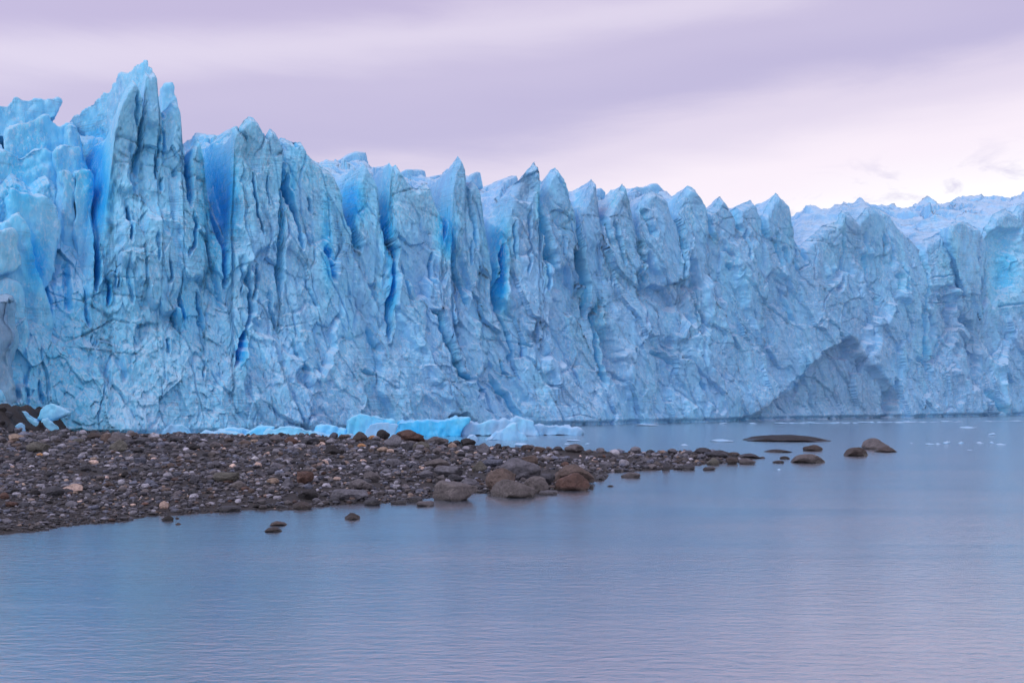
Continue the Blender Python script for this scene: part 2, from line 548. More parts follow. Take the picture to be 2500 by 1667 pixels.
# --- named cracks, ledges and hollows read off the photograph: (points, half width px, depth m)
CRACKS = [
 ([(235, 600), (238, 640), (240, 690)], 9, 4), ([(262, 677), (268, 710), (265, 744)], 5, 2.6), ([(287, 660), (283, 700)], 4, 1.5), ([(294, 675), (294, 700)], 3, 1.6),
 ([(410, 635), (413, 700)], 4, 2), ([(428, 747), (434, 780), (436, 800)], 4.5, 2.6), ([(442, 725), (452, 780)], 6, 2.8), ([(470, 515), (474, 560), (468, 600), (455, 632)], 4, 2.4),
 ([(487, 705), (490, 760), (498, 815)], 4.5, 2.4), ([(415, 823), (418, 862)], 4.5, 2.2), ([(604, 803), (590, 842), (574, 892)], 8, 4), ([(317, 500), (317, 540), (319, 592)], 5, 3),
 ([(345, 300), (344, 360), (340, 420)], 6, 2.6), ([(395, 320), (392, 380), (388, 430)], 5, 2.4), ([(430, 410), (434, 430)], 7, 2.2), ([(330, 230), (333, 270), (336, 310)], 5, 2), ([(402, 430), (398, 440), (397, 470)], 4, 2),
 ([(455, 390), (460, 430), (470, 470)], 5, 2), ([(230, 820), (232, 850)], 3, 1.2), ([(505, 888), (500, 930)], 3, 1.2), ([(160, 640), (165, 700), (170, 760)], 9, 2.2), ([(115, 690), (122, 740), (122, 800)], 8, 2.5), ([(60, 850), (68, 930), (72, 1000)], 5, 1.6), ([(100, 930), (108, 985)], 5, 1.6), ([(210, 700), (214, 760), (222, 800)], 6, 1.6),
 ([(612, 425), (620, 480), (632, 540), (643, 572)], 4, 2.6), ([(648, 425), (652, 470), (657, 505)], 2.5, 1.4), ([(583, 315), (590, 330), (600, 350)], 3, 1.6),
 ([(710, 415), (709, 455), (720, 510), (728, 560), (733, 610)], 6, 3.2), ([(688, 400), (690, 450), (684, 520), (684, 600), (686, 680), (690, 740)], 7, 2.5), ([(735, 340), (737, 355)], 4, 1.5), ([(757, 480), (762, 520)], 4, 1.6),
 ([(838, 490), (853, 540), (870, 567)], 7, 4), ([(930, 535), (950, 580), (968, 628)], 8, 4.2), ([(966, 630), (958, 700), (955, 750), (953, 800), (950, 830)], 7, 4.2), ([(985, 650), (990, 690), (1003, 735)], 4, 2),
 ([(607, 650), (613, 700), (622, 760), (612, 778), (604, 803)], 6, 2.8), ([(631, 640), (632, 700), (625, 740)], 4, 2), ([(591, 650), (592, 720)], 2.5, 1.2), ([(800, 600), (803, 640), (812, 690)], 8, 2.4), ([(750, 700), (760, 730), (775, 750)], 3, 1.3),
 ([(1050, 758), (1066, 765), (1078, 820), (1100, 870), (1115, 915), (1135, 926), (1155, 925)], 8, 3.4), ([(1094, 727), (1093, 770), (1097, 815), (1115, 818)], 3.5, 2.2), ([(1051, 620), (1050, 660), (1055, 700)], 4, 2),
 ([(1108, 620), (1112, 655), (1122, 685), (1127, 712), (1134, 722)], 4, 2.4), ([(1153, 590), (1151, 650)], 3, 1.6), ([(1140, 440), (1148, 500), (1160, 560), (1165, 610)], 4, 1.6),
 ([(1235, 600), (1230, 650), (1228, 700), (1223, 757)], 8, 4.5), ([(1223, 757), (1245, 800), (1254, 840), (1258, 885)], 4.5, 3), ([(1335, 600), (1336, 680), (1334, 708)], 4, 3), ([(1258, 540), (1260, 590), (1264, 632)], 4, 2.2), ([(1294, 500), (1294, 570), (1293, 640), (1289, 670)], 3, 1.5),
 ([(1315, 500), (1318, 560), (1317, 612)], 6, 3.4), ([(1208, 600), (1210, 660), (1208, 690)], 7, 3.2), ([(1422, 570), (1424, 600), (1432, 650), (1436, 690), (1441, 740), (1440, 778)], 5, 3), ([(1425, 700), (1435, 740), (1442, 770)], 7, 2),
 ([(1478, 735), (1458, 770), (1466, 800), (1466, 850), (1471, 910), (1482, 938)], 7, 4.2), ([(1500, 540), (1510, 590), (1520, 652)], 4, 2.4), ([(1558, 590), (1575, 640), (1580, 692)], 5, 3), ([(1563, 620), (1563, 670)], 4, 1.6), ([(1478, 605), (1492, 645)], 3, 1.6), ([(1502, 672), (1503, 695)], 3, 1.5),
 ([(1545, 850), (1550, 870)], 3, 1.5), ([(1578, 505), (1590, 545), (1600, 580)], 6, 2.4), ([(1657, 520), (1672, 575)], 5, 3.2), ([(1672, 590), (1668, 640), (1665, 690)], 4, 2), ([(1700, 680), (1700, 740), (1702, 790)], 3, 1.4), ([(1775, 646), (1790, 658)], 6, 2.2),
 ([(1790, 660), (1850, 722), (1900, 765), (1960, 810)], 3, 0.8), ([(1915, 605), (1922, 645)], 7, 2.4), ([(1950, 660), (1980, 645)], 3, 1), ([(1940, 580), (1945, 640), (1950, 670)], 4, 1.3), ([(2200, 650), (2203, 715)], 4, 2.4), ([(2184, 668), (2192, 712)], 8, 1.8), ([(2145, 725), (2150, 750)], 6, 1.2),
 ([(2200, 660), (2240, 720)], 3, .8), ([(2257, 590), (2258, 640), (2265, 700), (2258, 790), (2262, 850), (2275, 905)], 6, 2.6), ([(2268, 682), (2310, 673), (2335, 668)], 2.6, 1), ([(2265, 738), (2345, 738)], 2.6, 1), ([(2440, 748), (2505, 741)], 3.4, 1.3),
 ([(2330, 780), (2300, 840), (2275, 912)], 2.8, 1), ([(2470, 800), (2465, 870)], 3, 1.2), ([(2000, 760), (2010, 730), (2045, 690)], 2.6, .9), ([(2000, 780), (1985, 800)], 2.6, .8), ([(2010, 780), (2035, 800), (2060, 822)], 3, 1.2), ([(1200, 918), (1220, 955), (1245, 970), (1258, 1000), (1282, 1022)], 8, 2.6),
 ([(1225, 880), (1235, 910), (1255, 925)], 5, 1.8), ([(880, 905), (925, 915)], 6, 1.6), ([(1283, 840), (1310, 845)], 4, 1.4), ([(900, 800), (915, 835), (930, 860)], 8, 1.6), ([(1160, 975), (1175, 960), (1190, 950)], 6, 1.8),
 ([(1585, 860), (1620, 870), (1650, 890)], 7, 1.8), ([(1700, 930), (1720, 950)], 9, 1.8), ([(1900, 700), (1930, 760), (1940, 790)], 4, 1.2), ([(1820, 560), (1822, 600), (1820, 640)], 4, 1.6), ([(1890, 560), (1900, 620), (1905, 660)], 5, 1.6), ([(2060, 560), (2064, 620), (2060, 700)], 4, 1.2), ([(2110, 560), (2120, 640), (2122, 700)], 5, 1.5), ([(2410, 955), (2440, 988), (2462, 1008)], 9, 2.4), ([(2170, 560), (2175, 620), (2172, 660)], 5, 1.6),
 ([(350, 600), (352, 660), (360, 720)], 5, 1.2), ([(380, 560), (384, 640)], 4, 1.4), ([(310, 620), (314, 690), (330, 740)], 6, 1.3), ([(520, 640), (530, 700), (545, 760)], 6, 1.5), ([(660, 700), (668, 760), (690, 820)], 6, 1.3), ([(720, 830), (735, 880), (760, 920)], 7, 1.4)]
HOLLOWS = [  # outline, depth, softness px
 ([(1398, 614), (1426, 612), (1434, 640), (1438, 700), (1412, 697), (1398, 662)], 4.5, 5),
 ([(1462, 768), (1490, 795), (1512, 850), (1530, 900), (1545, 950), (1500, 935), (1475, 905)], 2.4, 14),
 ([(1556, 682), (1582, 700), (1600, 690), (1625, 700), (1645, 702), (1664, 742), (1650, 770), (1600, 735), (1570, 715)], 2.4, 8),
 ([(1682, 606), (1700, 640), (1724, 740), (1738, 800), (1715, 840), (1690, 760), (1672, 700)], 1.8, 12),
 ([(2345, 742), (2372, 775), (2392, 802), (2399, 940), (2366, 960), (2358, 830)], 2.8, 10),
 ([(2402, 622), (2424, 556), (2500, 552), (2492, 640), (2488, 720), (2440, 735), (2415, 690)], 3.6, 22),
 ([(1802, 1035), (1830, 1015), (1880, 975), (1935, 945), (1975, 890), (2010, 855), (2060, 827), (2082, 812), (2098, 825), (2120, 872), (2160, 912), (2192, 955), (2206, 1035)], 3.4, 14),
 ([(1070, 1040), (1092, 1014), (1128, 1008), (1156, 1026), (1160, 1040)], 3.5, 7),
 ([(1600, 830), (1630, 815), (1670, 830), (1680, 860), (1650, 880), (1615, 862)], 1.6, 14),
 ([(500, 440), (560, 420), (568, 560), (545, 610), (515, 560)], 3.0, 10),
 ([(1262, 440), (1308, 415), (1306, 470), (1290, 500), (1260, 488)], 1.6, 8),
 ([(900, 690), (930, 690), (930, 730), (905, 725)], 1.5, 10),
 ([(2265, 700), (2330, 690), (2345, 740), (2340, 820), (2300, 900), (2272, 880)], 2.0, 12)]
crack_blue = np.zeros_like(out)
wobx = fbm2(GX / 22.0, GY / 30.0, 71, 3) * 3.5
woby = fbm2(GX / 22.0, GY / 30.0, 91, 3) * 3.5
auto = []
for nx in NOTCH:
    ny = float(np.interp(nx, cx_, cy_))
    ln = random.uniform(60, 130) if nx < 1350 else random.uniform(35, 70)
    dr = 0.0 if nx < 600 else (0.28 if nx < 1900 else 0.1)
    auto.append(([(nx, ny - 40), (nx + dr * ln * .5, ny + ln * .5), (nx + dr * ln * 1.0 + 3, ny + ln)], 4 if nx in (348, 402) else 8 if nx < 1350 else 5, 2.0 if nx in (348, 402) else 3.8 if nx < 1350 else 2.4))
for pts, wd, dp in CRACKS + auto:
    xs = [p[0] for p in pts]
    j0, j1 = np.searchsorted(gx, min(xs) - wd * 3 - 12), np.searchsorted(gx, max(xs) + wd * 3 + 12)
    px, py = GX[:, j0:j1] + wobx[:, j0:j1], GY[:, j0:j1] + woby[:, j0:j1]
    d, par = poly_dist(px, py, pts)
    taper = np.clip(np.minimum(par, 1 - par) * 5 + 0.25, 0, 1)
    wl = wd * (0.45 + 0.55 * taper)
    g = np.clip(1 - d / wl, 0, 1)
    out[:, j0:j1] -= (0.7 if min(xs) > 560 else 0.5) * dp * taper * g ** 0.8
    crack_blue[:, j0:j1] = np.maximum(crack_blue[:, j0:j1], taper * np.clip(1.25 - d / wl, 0, 1) * min(dp / 4.0, 1.0))
    lip = np.exp(-((d - wl * 1.5) / (wl * 0.6)) ** 2)
    out[:, j0:j1] += 0.18 * dp * lip * taper * (px > np.interp(np.clip(par, 0, 1), np.linspace(0, 1, len(pts)), xs))
for pts, dp, soft in HOLLOWS:
    xs = [p[0] for p in pts]
    j0, j1 = np.searchsorted(gx, min(xs) - 30), np.searchsorted(gx, max(xs) + 30)
    px, py = GX[:, j0:j1] + wobx[:, j0:j1] * 1.6, GY[:, j0:j1] + woby[:, j0:j1] * 1.6
    ins = in_poly(px, py, pts)
    d, _ = poly_dist(px, py, pts, True)
    y0, y1 = min(p[1] for p in pts), max(p[1] for p in pts)
    lower = np.clip((py - y0) / (y1 - y0), 0, 1)
    out[:, j0:j1] -= np.where(ins, dp * np.clip(d / soft, 0, 1) * (1 - 0.65 * lower ** 1.5), 0)

# --- weathering: flutes running down the front, broken facets, crumbs
vf = np.clip(vfrac, 0, 1)
base_sm = apron * vf ** 1.35 - 6.5 * (1 - sstep(190, 235, GX)) * (1 - sstep(520, 760, GY)) + 3.0 * (1 - sstep(0, 160, GX)) * sstep(700, 900, GY)
Dg = front_depth(GX, -base_sm)
Zg = H - (GY - HZ) / F * Dg
Sg = ((GX - CX) / F * Dg) * UX + (Dg - FC) * UY
lean = np.interp(gx, [0, 420, 650, 950, 1900, 2150, 2500], [0.0, 0.05, 0.18, 0.36, 0.36, 0.10, 0.25])[None, :]
S2 = Sg + lean * Zg + 0.7 * fbm2(Sg / 9.0, Zg / 16.0, 5, 2)
vf = np.clip(vfrac, 0, 1)
f1 = 1 - np.abs(pn2(S2 / 5.5, Zg / 26.0, 21))
f2 = 1 - np.abs(pn2(S2 / 2.3, Zg / 13.0, 33))
f3 = 1 - np.abs(pn2(S2 / 1.0, Zg / 5.0, 45))
flute = (f1 - .7) * 1.05 + (f2 - .7) * 0.5 * (1 - .35 * vf) + (f3 - .7) * 0.22
crest_fade = 0.12 + 0.88 * sstep(10, 150, GY - yts[None, :])
amp = (0.72 - 0.42 * vf) * crest_fade
out += flute * amp
wx2, wz2 = 1.0 * fbm2(Sg / 3.0, Zg / 4.0, 61, 2), 1.6 * fbm2(Sg / 3.0, Zg / 4.0, 62, 2)
big_f = facets2((S2 + 1.6 * wx2) / 8.0, (Zg + 2 * wz2 - 0.5 * S2) / 13.0, 6)
for ax_ in (0, 1):
    for _ in range(1):
        acc = sum(np.roll(big_f, k_, ax_) for k_ in range(-2, 3)) / 5.0
        acc[:5] = big_f[:5]; acc[-5:] = big_f[-5:]; acc[:, :5] = big_f[:, :5]; acc[:, -5:] = big_f[:, -5:]
        big_f = acc
out += big_f * 1.9 * sstep(20, 200, GY - yts[None, :]) * (1 - .5 * sstep(.8, 1, vf))
out += facets2((S2 + 0.4 * wx2) / 4.2, (Zg + 0.4 * wz2) / 8.5, 7) * 0.95 * crest_fade
out += facets2((S2 + 0.4 * wx2) / 1.7, (Zg + 0.4 * wz2) / 3.0, 8) * (0.24 + 0.05 * vf) * crest_fade
out += facets2((S2 + 0.3 * wx2) / 0.75, (Zg + 0.3 * wz2) / 1.15, 9) * (0.14 + 0.13 * sstep(.45, .9, vf) * (1 - sstep(700, 1000, GX)))
out += facets2((S2 + 0.3 * wx2) / 0.36, (Zg + 0.3 * wz2) / 0.6, 10) * 0.085
fis = np.exp(-(fissures2((S2 + 0.5 * wx2) / 4.5, (Zg + 0.5 * wz2) / 13.0, 14) / 0.035) ** 2) * sstep(-.15, .35, pn2(Sg / 14.0, Zg / 12.0, 15))
fis += 0.8 * np.exp(-(fissures2((S2 + 0.3 * Zg) / 7.0, Zg / 3.2, 16) / 0.03) ** 2) * sstep(.1, .5, pn2(Sg / 18.0, Zg / 10.0, 18))
out -= 0.42 * fis
out += fbm2(S2 / 0.9, Zg / 1.4, 77, 3, 0.6) * 0.05
out += 1.6 * pn2(Sg / 8.0, Zg / 9.0, 97) * sstep(.75, 1, vf)
under = (1 - sstep(0.25, 0.9, Zg))
out -= 1.6 * under * (0.6 + 0.6 * pn2(Sg / 6.0, Zg * 0, 99))                  # undercut at the waterline
# crest edge pulled back so tips are thin
out -= 1.2 * (1 - sstep(0, 26, GY - ytop[None, :])) ** 2

Ds = front_depth(GX, -np.clip(apron * vf ** 1.35 - 6.5 * (1 - sstep(190, 235, GX)) * (1 - sstep(520, 760, GY)) + 3.0 * (1 - sstep(0, 160, GX)) * sstep(700, 900, GY), -99, 99))
base_out = (FC - Ds * (1 - FK * (GX - CX) / F)) / FN
loc_out = out - base_out
FX = (GX - CX) / F * Ds + NX * loc_out
FY = Ds + NY * loc_out
FZ = H - (GY - HZ) / F * Ds + 0.10 * loc_out * 0

# --- the top of the ice running back from the crest
tt = 62.0 * np.linspace(0, 1, NTP + 1)[1:] ** 1.7
topX = FX[-1][None, :] - NX * tt[:, None]
topY = FY[-1][None, :] - NY * tt[:, None]
s_top = (topX * UX + (topY - FC) * UY)
xv = CX + F * topX / topY
T0 = 34.0
low_ = np.interp(xv, [900, 1000, 1900, 1960], [0, 22, 22, 0])
zpl = H + (HZ - low_ - np.interp(xv, bx_, by_)) * topY / F - 0.13 * np.clip(T0 - tt[:, None], 0, None) - 0.16 * np.clip(tt[:, None] - T0, 0, None)
xv0 = CX + F * FX[-1] / FY[-1]
zpl0 = H + (HZ - np.interp(xv0, [900, 1000, 1900, 1960], [0, 22, 22, 0]) - np.interp(xv0, bx_, by_)) * FY[-1] / F - 0.13 * T0
relief = FZ[-1] - zpl0
decay = np.interp(gx, [0, 240, 400, 700, 1000, 1500, 2000, 2500], [14, 12, 12, 16, 24, 26, 30, 26])
shift = 0.9 * fbm2(tt[:, None] / 14.0 + s_top / 60.0, s_top / 40.0, 12, 2)
rel2 = np.stack([np.interp(gx + shift[i] * 14 * min(1, tt[i] / 4), gx, relief) for i in range(NTP)])
g_t = np.exp(-(tt[:, None] / decay[None, :]) ** 1.1)
g_tip = np.exp(-tt[:, None] / 6.5)
topZ = zpl + np.where(rel2 > 0, rel2 * (0.75 * g_tip + 0.25 * g_t), rel2 * g_t)
rough = fbm2(s_top / 6.0, tt[:, None] / 9.0 + s_top * 0, 15, 4, 0.55)
crev = 1 - np.abs(pn2(s_top / 7.5 + 0.15 * tt[:, None] / 7.0, tt[:, None] / 30.0, 19))
ease = sstep(0, 6, tt)[:, None]
topZ += ease * (rough * 1.1 + (facets2(s_top / 5.0, tt[:, None] / 6.0 + s_top * 0, 25)) * 1.3 - np.interp(gx, [1850, 2000], [3.0, 6.0])[None, :] * np.clip(crev - 0.8, 0, 1) * 4 * sstep(8, 20, tt)[:, None])
topZ += sstep(0, 2, tt)[:, None] * (fbm2(s_top / 1.3, tt[:, None] / 2.2 + s_top * 0, 29, 3, .55) * 0.30)
VX = np.concatenate([FX, topX]); VY = np.concatenate([FY, topY]); VZ = np.concatenate([FZ, topZ])
NR = NF_ + NTP

# --- how blue (dense, fresh) the ice is: older bubbly crust is paler
PATCH = [(240, 470, 30, 130, .85), (228, 360, 30, 60, .3), (540, 490, 42, 120, .9), (500, 380, 30, 60, .4), (870, 505, 28, 50, .7), (850, 470, 24, 40, .4), (945, 510, 18, 60, .65), (950, 600, 14, 50, .6), (957, 700, 9, 70, .7), (1085, 560, 24, 60, .8), (1100, 590, 16, 40, .5),
         (1222, 590, 30, 70, .75), (1228, 700, 12, 60, .8), (85, 640, 26, 60, .7), (797, 560, 14, 120, .5), (805, 650, 12, 50, .5), (2455, 640, 45, 90, .55), (2440, 720, 40, 60, .3), (590, 860, 14, 50, .6), (450, 760, 20, 60, .35), (265, 715, 12, 40, .5), (690, 560, 8, 80, .3), (715, 460, 8, 60, .5), (740, 400, 50, 60, .22),
         (1315, 500, 8, 40, .5), (1335, 660, 8, 50, .3), (190, 430, 60, 60, .25), (60, 420, 60, 60, .3), (40, 480, 50, 60, .25), (80, 330, 70, 50, .2), (930, 710, 22, 30, .35), (1410, 480, 8, 30, .4), (1495, 480, 10, 30, .4), (1465, 800, 16, 70, .25), (2320, 640, 50, 80, .2), (2280, 860, 40, 60, .15), (300, 880, 260, 160, .10), (330, 640, 200, 160, .04)]


def blue_at(X, Y, Z):
    px, py = to_photo(X, Y, Z)
    b = np.interp(px, [0, 300, 700, 1250, 2500], [.40, .36, .27, .18, .15])
    for (ax, ay, rx, ry, am) in PATCH:
        b = b + 0.8 * am * np.exp(-((px - ax) / rx) ** 2 - ((py - ay) / ry) ** 2)
    return np.clip(b, 0, 1)


blue = blue_at(VX, VY, VZ)
pxs, pys = to_photo(VX, VY, VZ)
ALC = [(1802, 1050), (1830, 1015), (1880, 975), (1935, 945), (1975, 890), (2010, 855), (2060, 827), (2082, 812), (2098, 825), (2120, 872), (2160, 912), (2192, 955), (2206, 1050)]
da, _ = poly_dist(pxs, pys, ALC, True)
silt_shade = np.where(in_poly(pxs, pys, ALC), (0.36 + 0.25 * np.exp(-da / 18.0)) * np.clip(da / 6, 0, 1), 0.0)  # dirty ice and overhang shade, both painted into the alcove wall
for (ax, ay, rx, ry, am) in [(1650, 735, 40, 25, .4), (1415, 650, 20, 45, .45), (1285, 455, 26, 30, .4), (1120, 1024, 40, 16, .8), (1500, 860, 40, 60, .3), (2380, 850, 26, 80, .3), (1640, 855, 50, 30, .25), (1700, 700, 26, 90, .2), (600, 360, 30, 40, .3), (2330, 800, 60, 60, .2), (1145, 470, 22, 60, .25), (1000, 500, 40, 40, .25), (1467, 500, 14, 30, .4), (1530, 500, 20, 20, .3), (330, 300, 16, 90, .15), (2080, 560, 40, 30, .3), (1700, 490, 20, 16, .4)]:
    silt_shade = silt_shade + am * np.exp(-((pxs - ax) / rx) ** 2 - ((pys - ay) / ry) ** 2)  # soft dabs of shade painted into hollows and onto pinnacle fronts
silt_shade = np.clip(silt_shade, 0, .8)
frost = 0.6 * np.exp(-((pxs - 330) / 330) ** 2 - ((pys - 930) / 190) ** 2) + 0.5 * np.exp(-((pxs - 860) / 200) ** 2 - ((pys - 980) / 70) ** 2)
blue[:NF_] += 0.5 * crack_blue
top_pale = np.concatenate([np.zeros(NF_), sstep(0, 3, tt)])[:, None]
blue = np.clip(blue - 0.04 * top_pale, 0, 1)

GB = np.array([4.0, 165.0, 0.0])
glacier = bpy.data.objects.new('glacier', None)
glacier.location = GB
glacier.empty_display_size = 5
col.objects.link(glacier)
tag(glacier, 'jagged wall of blue glacier ice crowned with pinnacles, rising straight from the lake', 'glacier')

V = np.stack([VX, VY, VZ], -1).reshape(-1, 3) - GB
idx = np.arange(NR * NCOL).reshape(NR, NCOL)
quads = np.stack([idx[:-1, :-1], idx[:-1, 1:], idx[1:, 1:], idx[1:, :-1]], -1)
# vertex normals of the whole sheet, so that parts join without a seam
P = V.reshape(NR, NCOL, 3)
du = np.gradient(P, axis=1); dv = np.gradient(P, axis=0)
NRM = np.cross(du, dv)
NRM /= np.linalg.norm(NRM, axis=-1, keepdims=True) + 1e-9
NRM = NRM.reshape(-1, 3)

rowq = np.repeat(np.arange(NR - 1)[:, None], NCOL - 1, 1)
yq = np.concatenate([GY, np.full((NTP, NCOL), -1.0)])[:-1, :-1]
wob = (fbm2(gx / 25.0, gx * 0, 88, 3) * 14)[:-1]
part = np.full((NR - 1, NCOL - 1), -1)
sf = np.array([0.0] * 0)
kq = np.clip(np.searchsorted(nb, gx[:-1]) - 1, 0, len(nb) - 2)
tq = np.concatenate([np.zeros(NF_), tt])[:-1]
for i in range(len(nb) - 1):
    y_low = max(np.interp(nb[i], cx_, cy_), np.interp(nb[i + 1], cx_, cy_)) + 35
    cm = (kq == i)[None, :]
    part[(cm & (rowq < NF_) & (yq < (y_low + wob)[None, :]))] = i
    part[(cm & (rowq >= NF_ - 1) & (tq[:, None] < 13.0))] = i
part[(part == -1) & (rowq >= NF_ - 1)] = -2


def emit(mask, name):
    fq = quads[mask]
    used, inv = np.unique(fq.ravel(), return_inverse=True)
    me = make_mesh(name, V[used], inv.reshape(-1, 4), ICE, True, NRM[used], {'blue': ('FLOAT', blue.ravel()[used]), 'silt_shade': ('FLOAT', silt_shade.ravel()[used]), 'frost': ('FLOAT', frost.ravel()[used])})
    return obj(name, me, glacier)


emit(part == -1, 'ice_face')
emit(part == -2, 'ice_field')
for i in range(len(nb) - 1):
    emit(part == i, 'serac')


def ice_block(name, poly, c, kk=FK, depth=8.0, lean=0.0, back=(None, None), taper=0.8, drop=0.0, voxel=0.45, smooth=3, noise=(0.5, 2.2), fine=(0.12, 0.6), mat=ICE, bl=None, parent=None, base_z=None, rnd=0):
    """solid ice: outline seen from the front, standing on the plane Y = c + kk X, running back by depth"""
    P = []
    for (x, y) in poly:
        D = c / (1 - kk * (x - CX) / F)
        X, Y, Z = to_world(x, y, D)
        P.append([X, Y, Z])
    P = np.array(P)
    zc = P[:, 2].min()
    P[:, 1] += lean * (P[:, 2] - zc)
    bxy = back if back[0] is not None else (-NX, -NY)
    cen = P.mean(0)
    Q = cen + (P - cen) * np.array([taper, taper, 1.0])
    Q[:, 2] = zc + (P[:, 2] - zc) * (1.0 - drop)
    Q[:, 0] += bxy[0] * depth
    Q[:, 1] += bxy[1] * depth
    n = len(P)
    bm = bmesh.new()
    fv = [bm.verts.new(p) for p in P]
    bv = [bm.verts.new(p) for p in Q]
    bm.faces.new(fv)
    bm.faces.new(bv[::-1])
    for i in range(n):
        j = (i + 1) % n
        bm.faces.new((fv[j], fv[i], bv[i], bv[j]))
    bmesh.ops.triangulate(bm, faces=bm.faces[:])
    bmesh.ops.recalc_face_normals(bm, faces=bm.faces[:])
    me0 = bpy.data.meshes.new('tmp')
    bm.to_mesh(me0)
    bm.free()
    ob = bpy.data.objects.new('tmp', me0)
    col.objects.link(ob)
    md = ob.modifiers.new('r', 'REMESH')
    md.mode = 'VOXEL'
    md.voxel_size = voxel
    if smooth:
        ms = ob.modifiers.new('s', 'SMOOTH')
        ms.factor = 0.5
        ms.iterations = smooth
    dg = bpy.context.evaluated_depsgraph_get()
    me = bpy.data.meshes.new_from_object(ob.evaluated_get(dg))
    bpy.data.objects.remove(ob)
    bpy.data.meshes.remove(me0)
    nv = len(me.vertices)
    co = np.empty(nv * 3, np.float32)
    me.vertices.foreach_get('co', co)
    co = co.reshape(-1, 3).astype(float)
    no = np.empty(nv * 3, np.float32)
    me.vertices.foreach_get('normal', no)
    no = no.reshape(-1, 3)
    st = np.array([1, 1, 0.55])
    sd = 100 + rnd
    if noise[0]:
        co += no * (fbm3(co * st / noise[1], sd, 3)[:, None] * noise[0])
    if fine[0]:
        co += no * (fbm3(co * st / fine[1], sd + 9, 2)[:, None] * fine[0])
    b = blue_at(co[:, 0], co[:, 1], co[:, 2]) if bl is None else np.clip(bl[0] + bl[1] * fbm3(co / (noise[1] * 1.5 + .1), sd + 3, 2), 0, 1)
    bz = np.array(cen)
    bz[2] = zc if base_z is None else base_z
    loc = GB if parent is glacier else bz
    me.vertices.foreach_set('co', (co - loc).astype(np.float32).ravel())
    a = me.attributes.new('blue', 'FLOAT', 'POINT')
    a.data.foreach_set('value', b.astype(np.float32))
    me.materials.clear()
    me.materials.append(mat)
    me.polygons.foreach_set('use_smooth', np.ones(len(me.polygons), bool))
    me.update()
    me.name = name
    if parent is glacier:
        return obj(name, me, glacier)
    return obj(name, me, None, loc)


def cc(t):
    return FC + FN * t


BLOCKS = [  # outline, t behind the front, k, depth, lean
 ([(-60, 250), (0, 247), (8, 235), (20, 227), (33, 234), (52, 229), (66, 224), (105, 229), (120, 225), (132, 224), (129, 243), (127, 258), (121, 275), (112, 285), (95, 300), (50, 330), (-60, 340)], 21, .66, 9, .35),
 ([(10, 312), (30, 300), (75, 287), (100, 272), (110, 270), (113, 285), (125, 296), (135, 300), (155, 293), (168, 292), (171, 330), (172, 390), (120, 410), (60, 405), (30, 400), (8, 360)], 13, .66, 9, .2),
 ([(168, 300), (188, 303), (195, 320), (200, 352), (205, 420), (170, 420), (165, 350)], 9, .66, 8, .05),
 ([(-60, 348), (0, 362), (18, 372), (55, 345), (65, 341), (85, 345), (110, 360), (130, 375), (140, 390), (144, 420), (148, 470), (152, 580), (100, 600), (0, 560), (-60, 540)], 6.5, .66, 8, .22),
 ([(130, 372), (150, 349), (170, 347), (180, 353), (198, 356), (208, 380), (216, 405), (219, 470), (205, 560), (150, 560), (140, 420)], 6, .66, 8, .05),
 ([(33, 425), (90, 418), (97, 428), (90, 470), (60, 520), (20, 520), (22, 470)], 2.5, .3, 6, .35),
 ([(60, 475), (100, 420), (112, 414), (137, 428), (138, 470), (140, 600), (100, 620), (66, 560)], 1.0, .4, 6, .3),
 ([(10, 530), (12, 485), (20, 460), (60, 470), (85, 475), (87, 472), (115, 485), (130, 497), (132, 530), (138, 552), (139, 600), (130, 680), (105, 720), (60, 700), (20, 600)], -1.5, .66, 7, .1),
 ([(174, 420), (185, 408), (195, 404), (215, 415), (222, 460), (227, 505), (226, 530), (236, 640), (215, 690), (190, 640), (180, 500)], 1.5, .66, 7, .05),
 ([(148, 412), (165, 418), (176, 440), (181, 470), (186, 560), (200, 700), (165, 760), (150, 640)], 2.0, .66, 7, .04),
 ([(-60, 545), (5, 538), (35, 512), (45, 530), (55, 545), (60, 560), (67, 570), (68, 610), (75, 640), (98, 690), (118, 740), (126, 830), (90, 900), (-60, 900)], -5.5, .66, 8, .06),
 ([(-60, 566), (0, 563), (30, 556), (40, 565), (45, 600), (60, 630), (64, 645), (45, 658), (0, 668), (-60, 660)], -8, .66, 5, .02),
 ([(-60, 700), (10, 680), (45, 695), (55, 740), (62, 850), (66, 960), (60, 1030), (-60, 1030)], -8.0, .66, 7, .06),
]
for i, (poly, tb, kk, dp, ln) in enumerate(BLOCKS):
    ice_block('ice_block', poly, cc(tb), kk, dp, ln, parent=glacier, rnd=i, voxel=0.26, smooth=1, noise=(0.5, 2.2), fine=(0.16, 0.6))
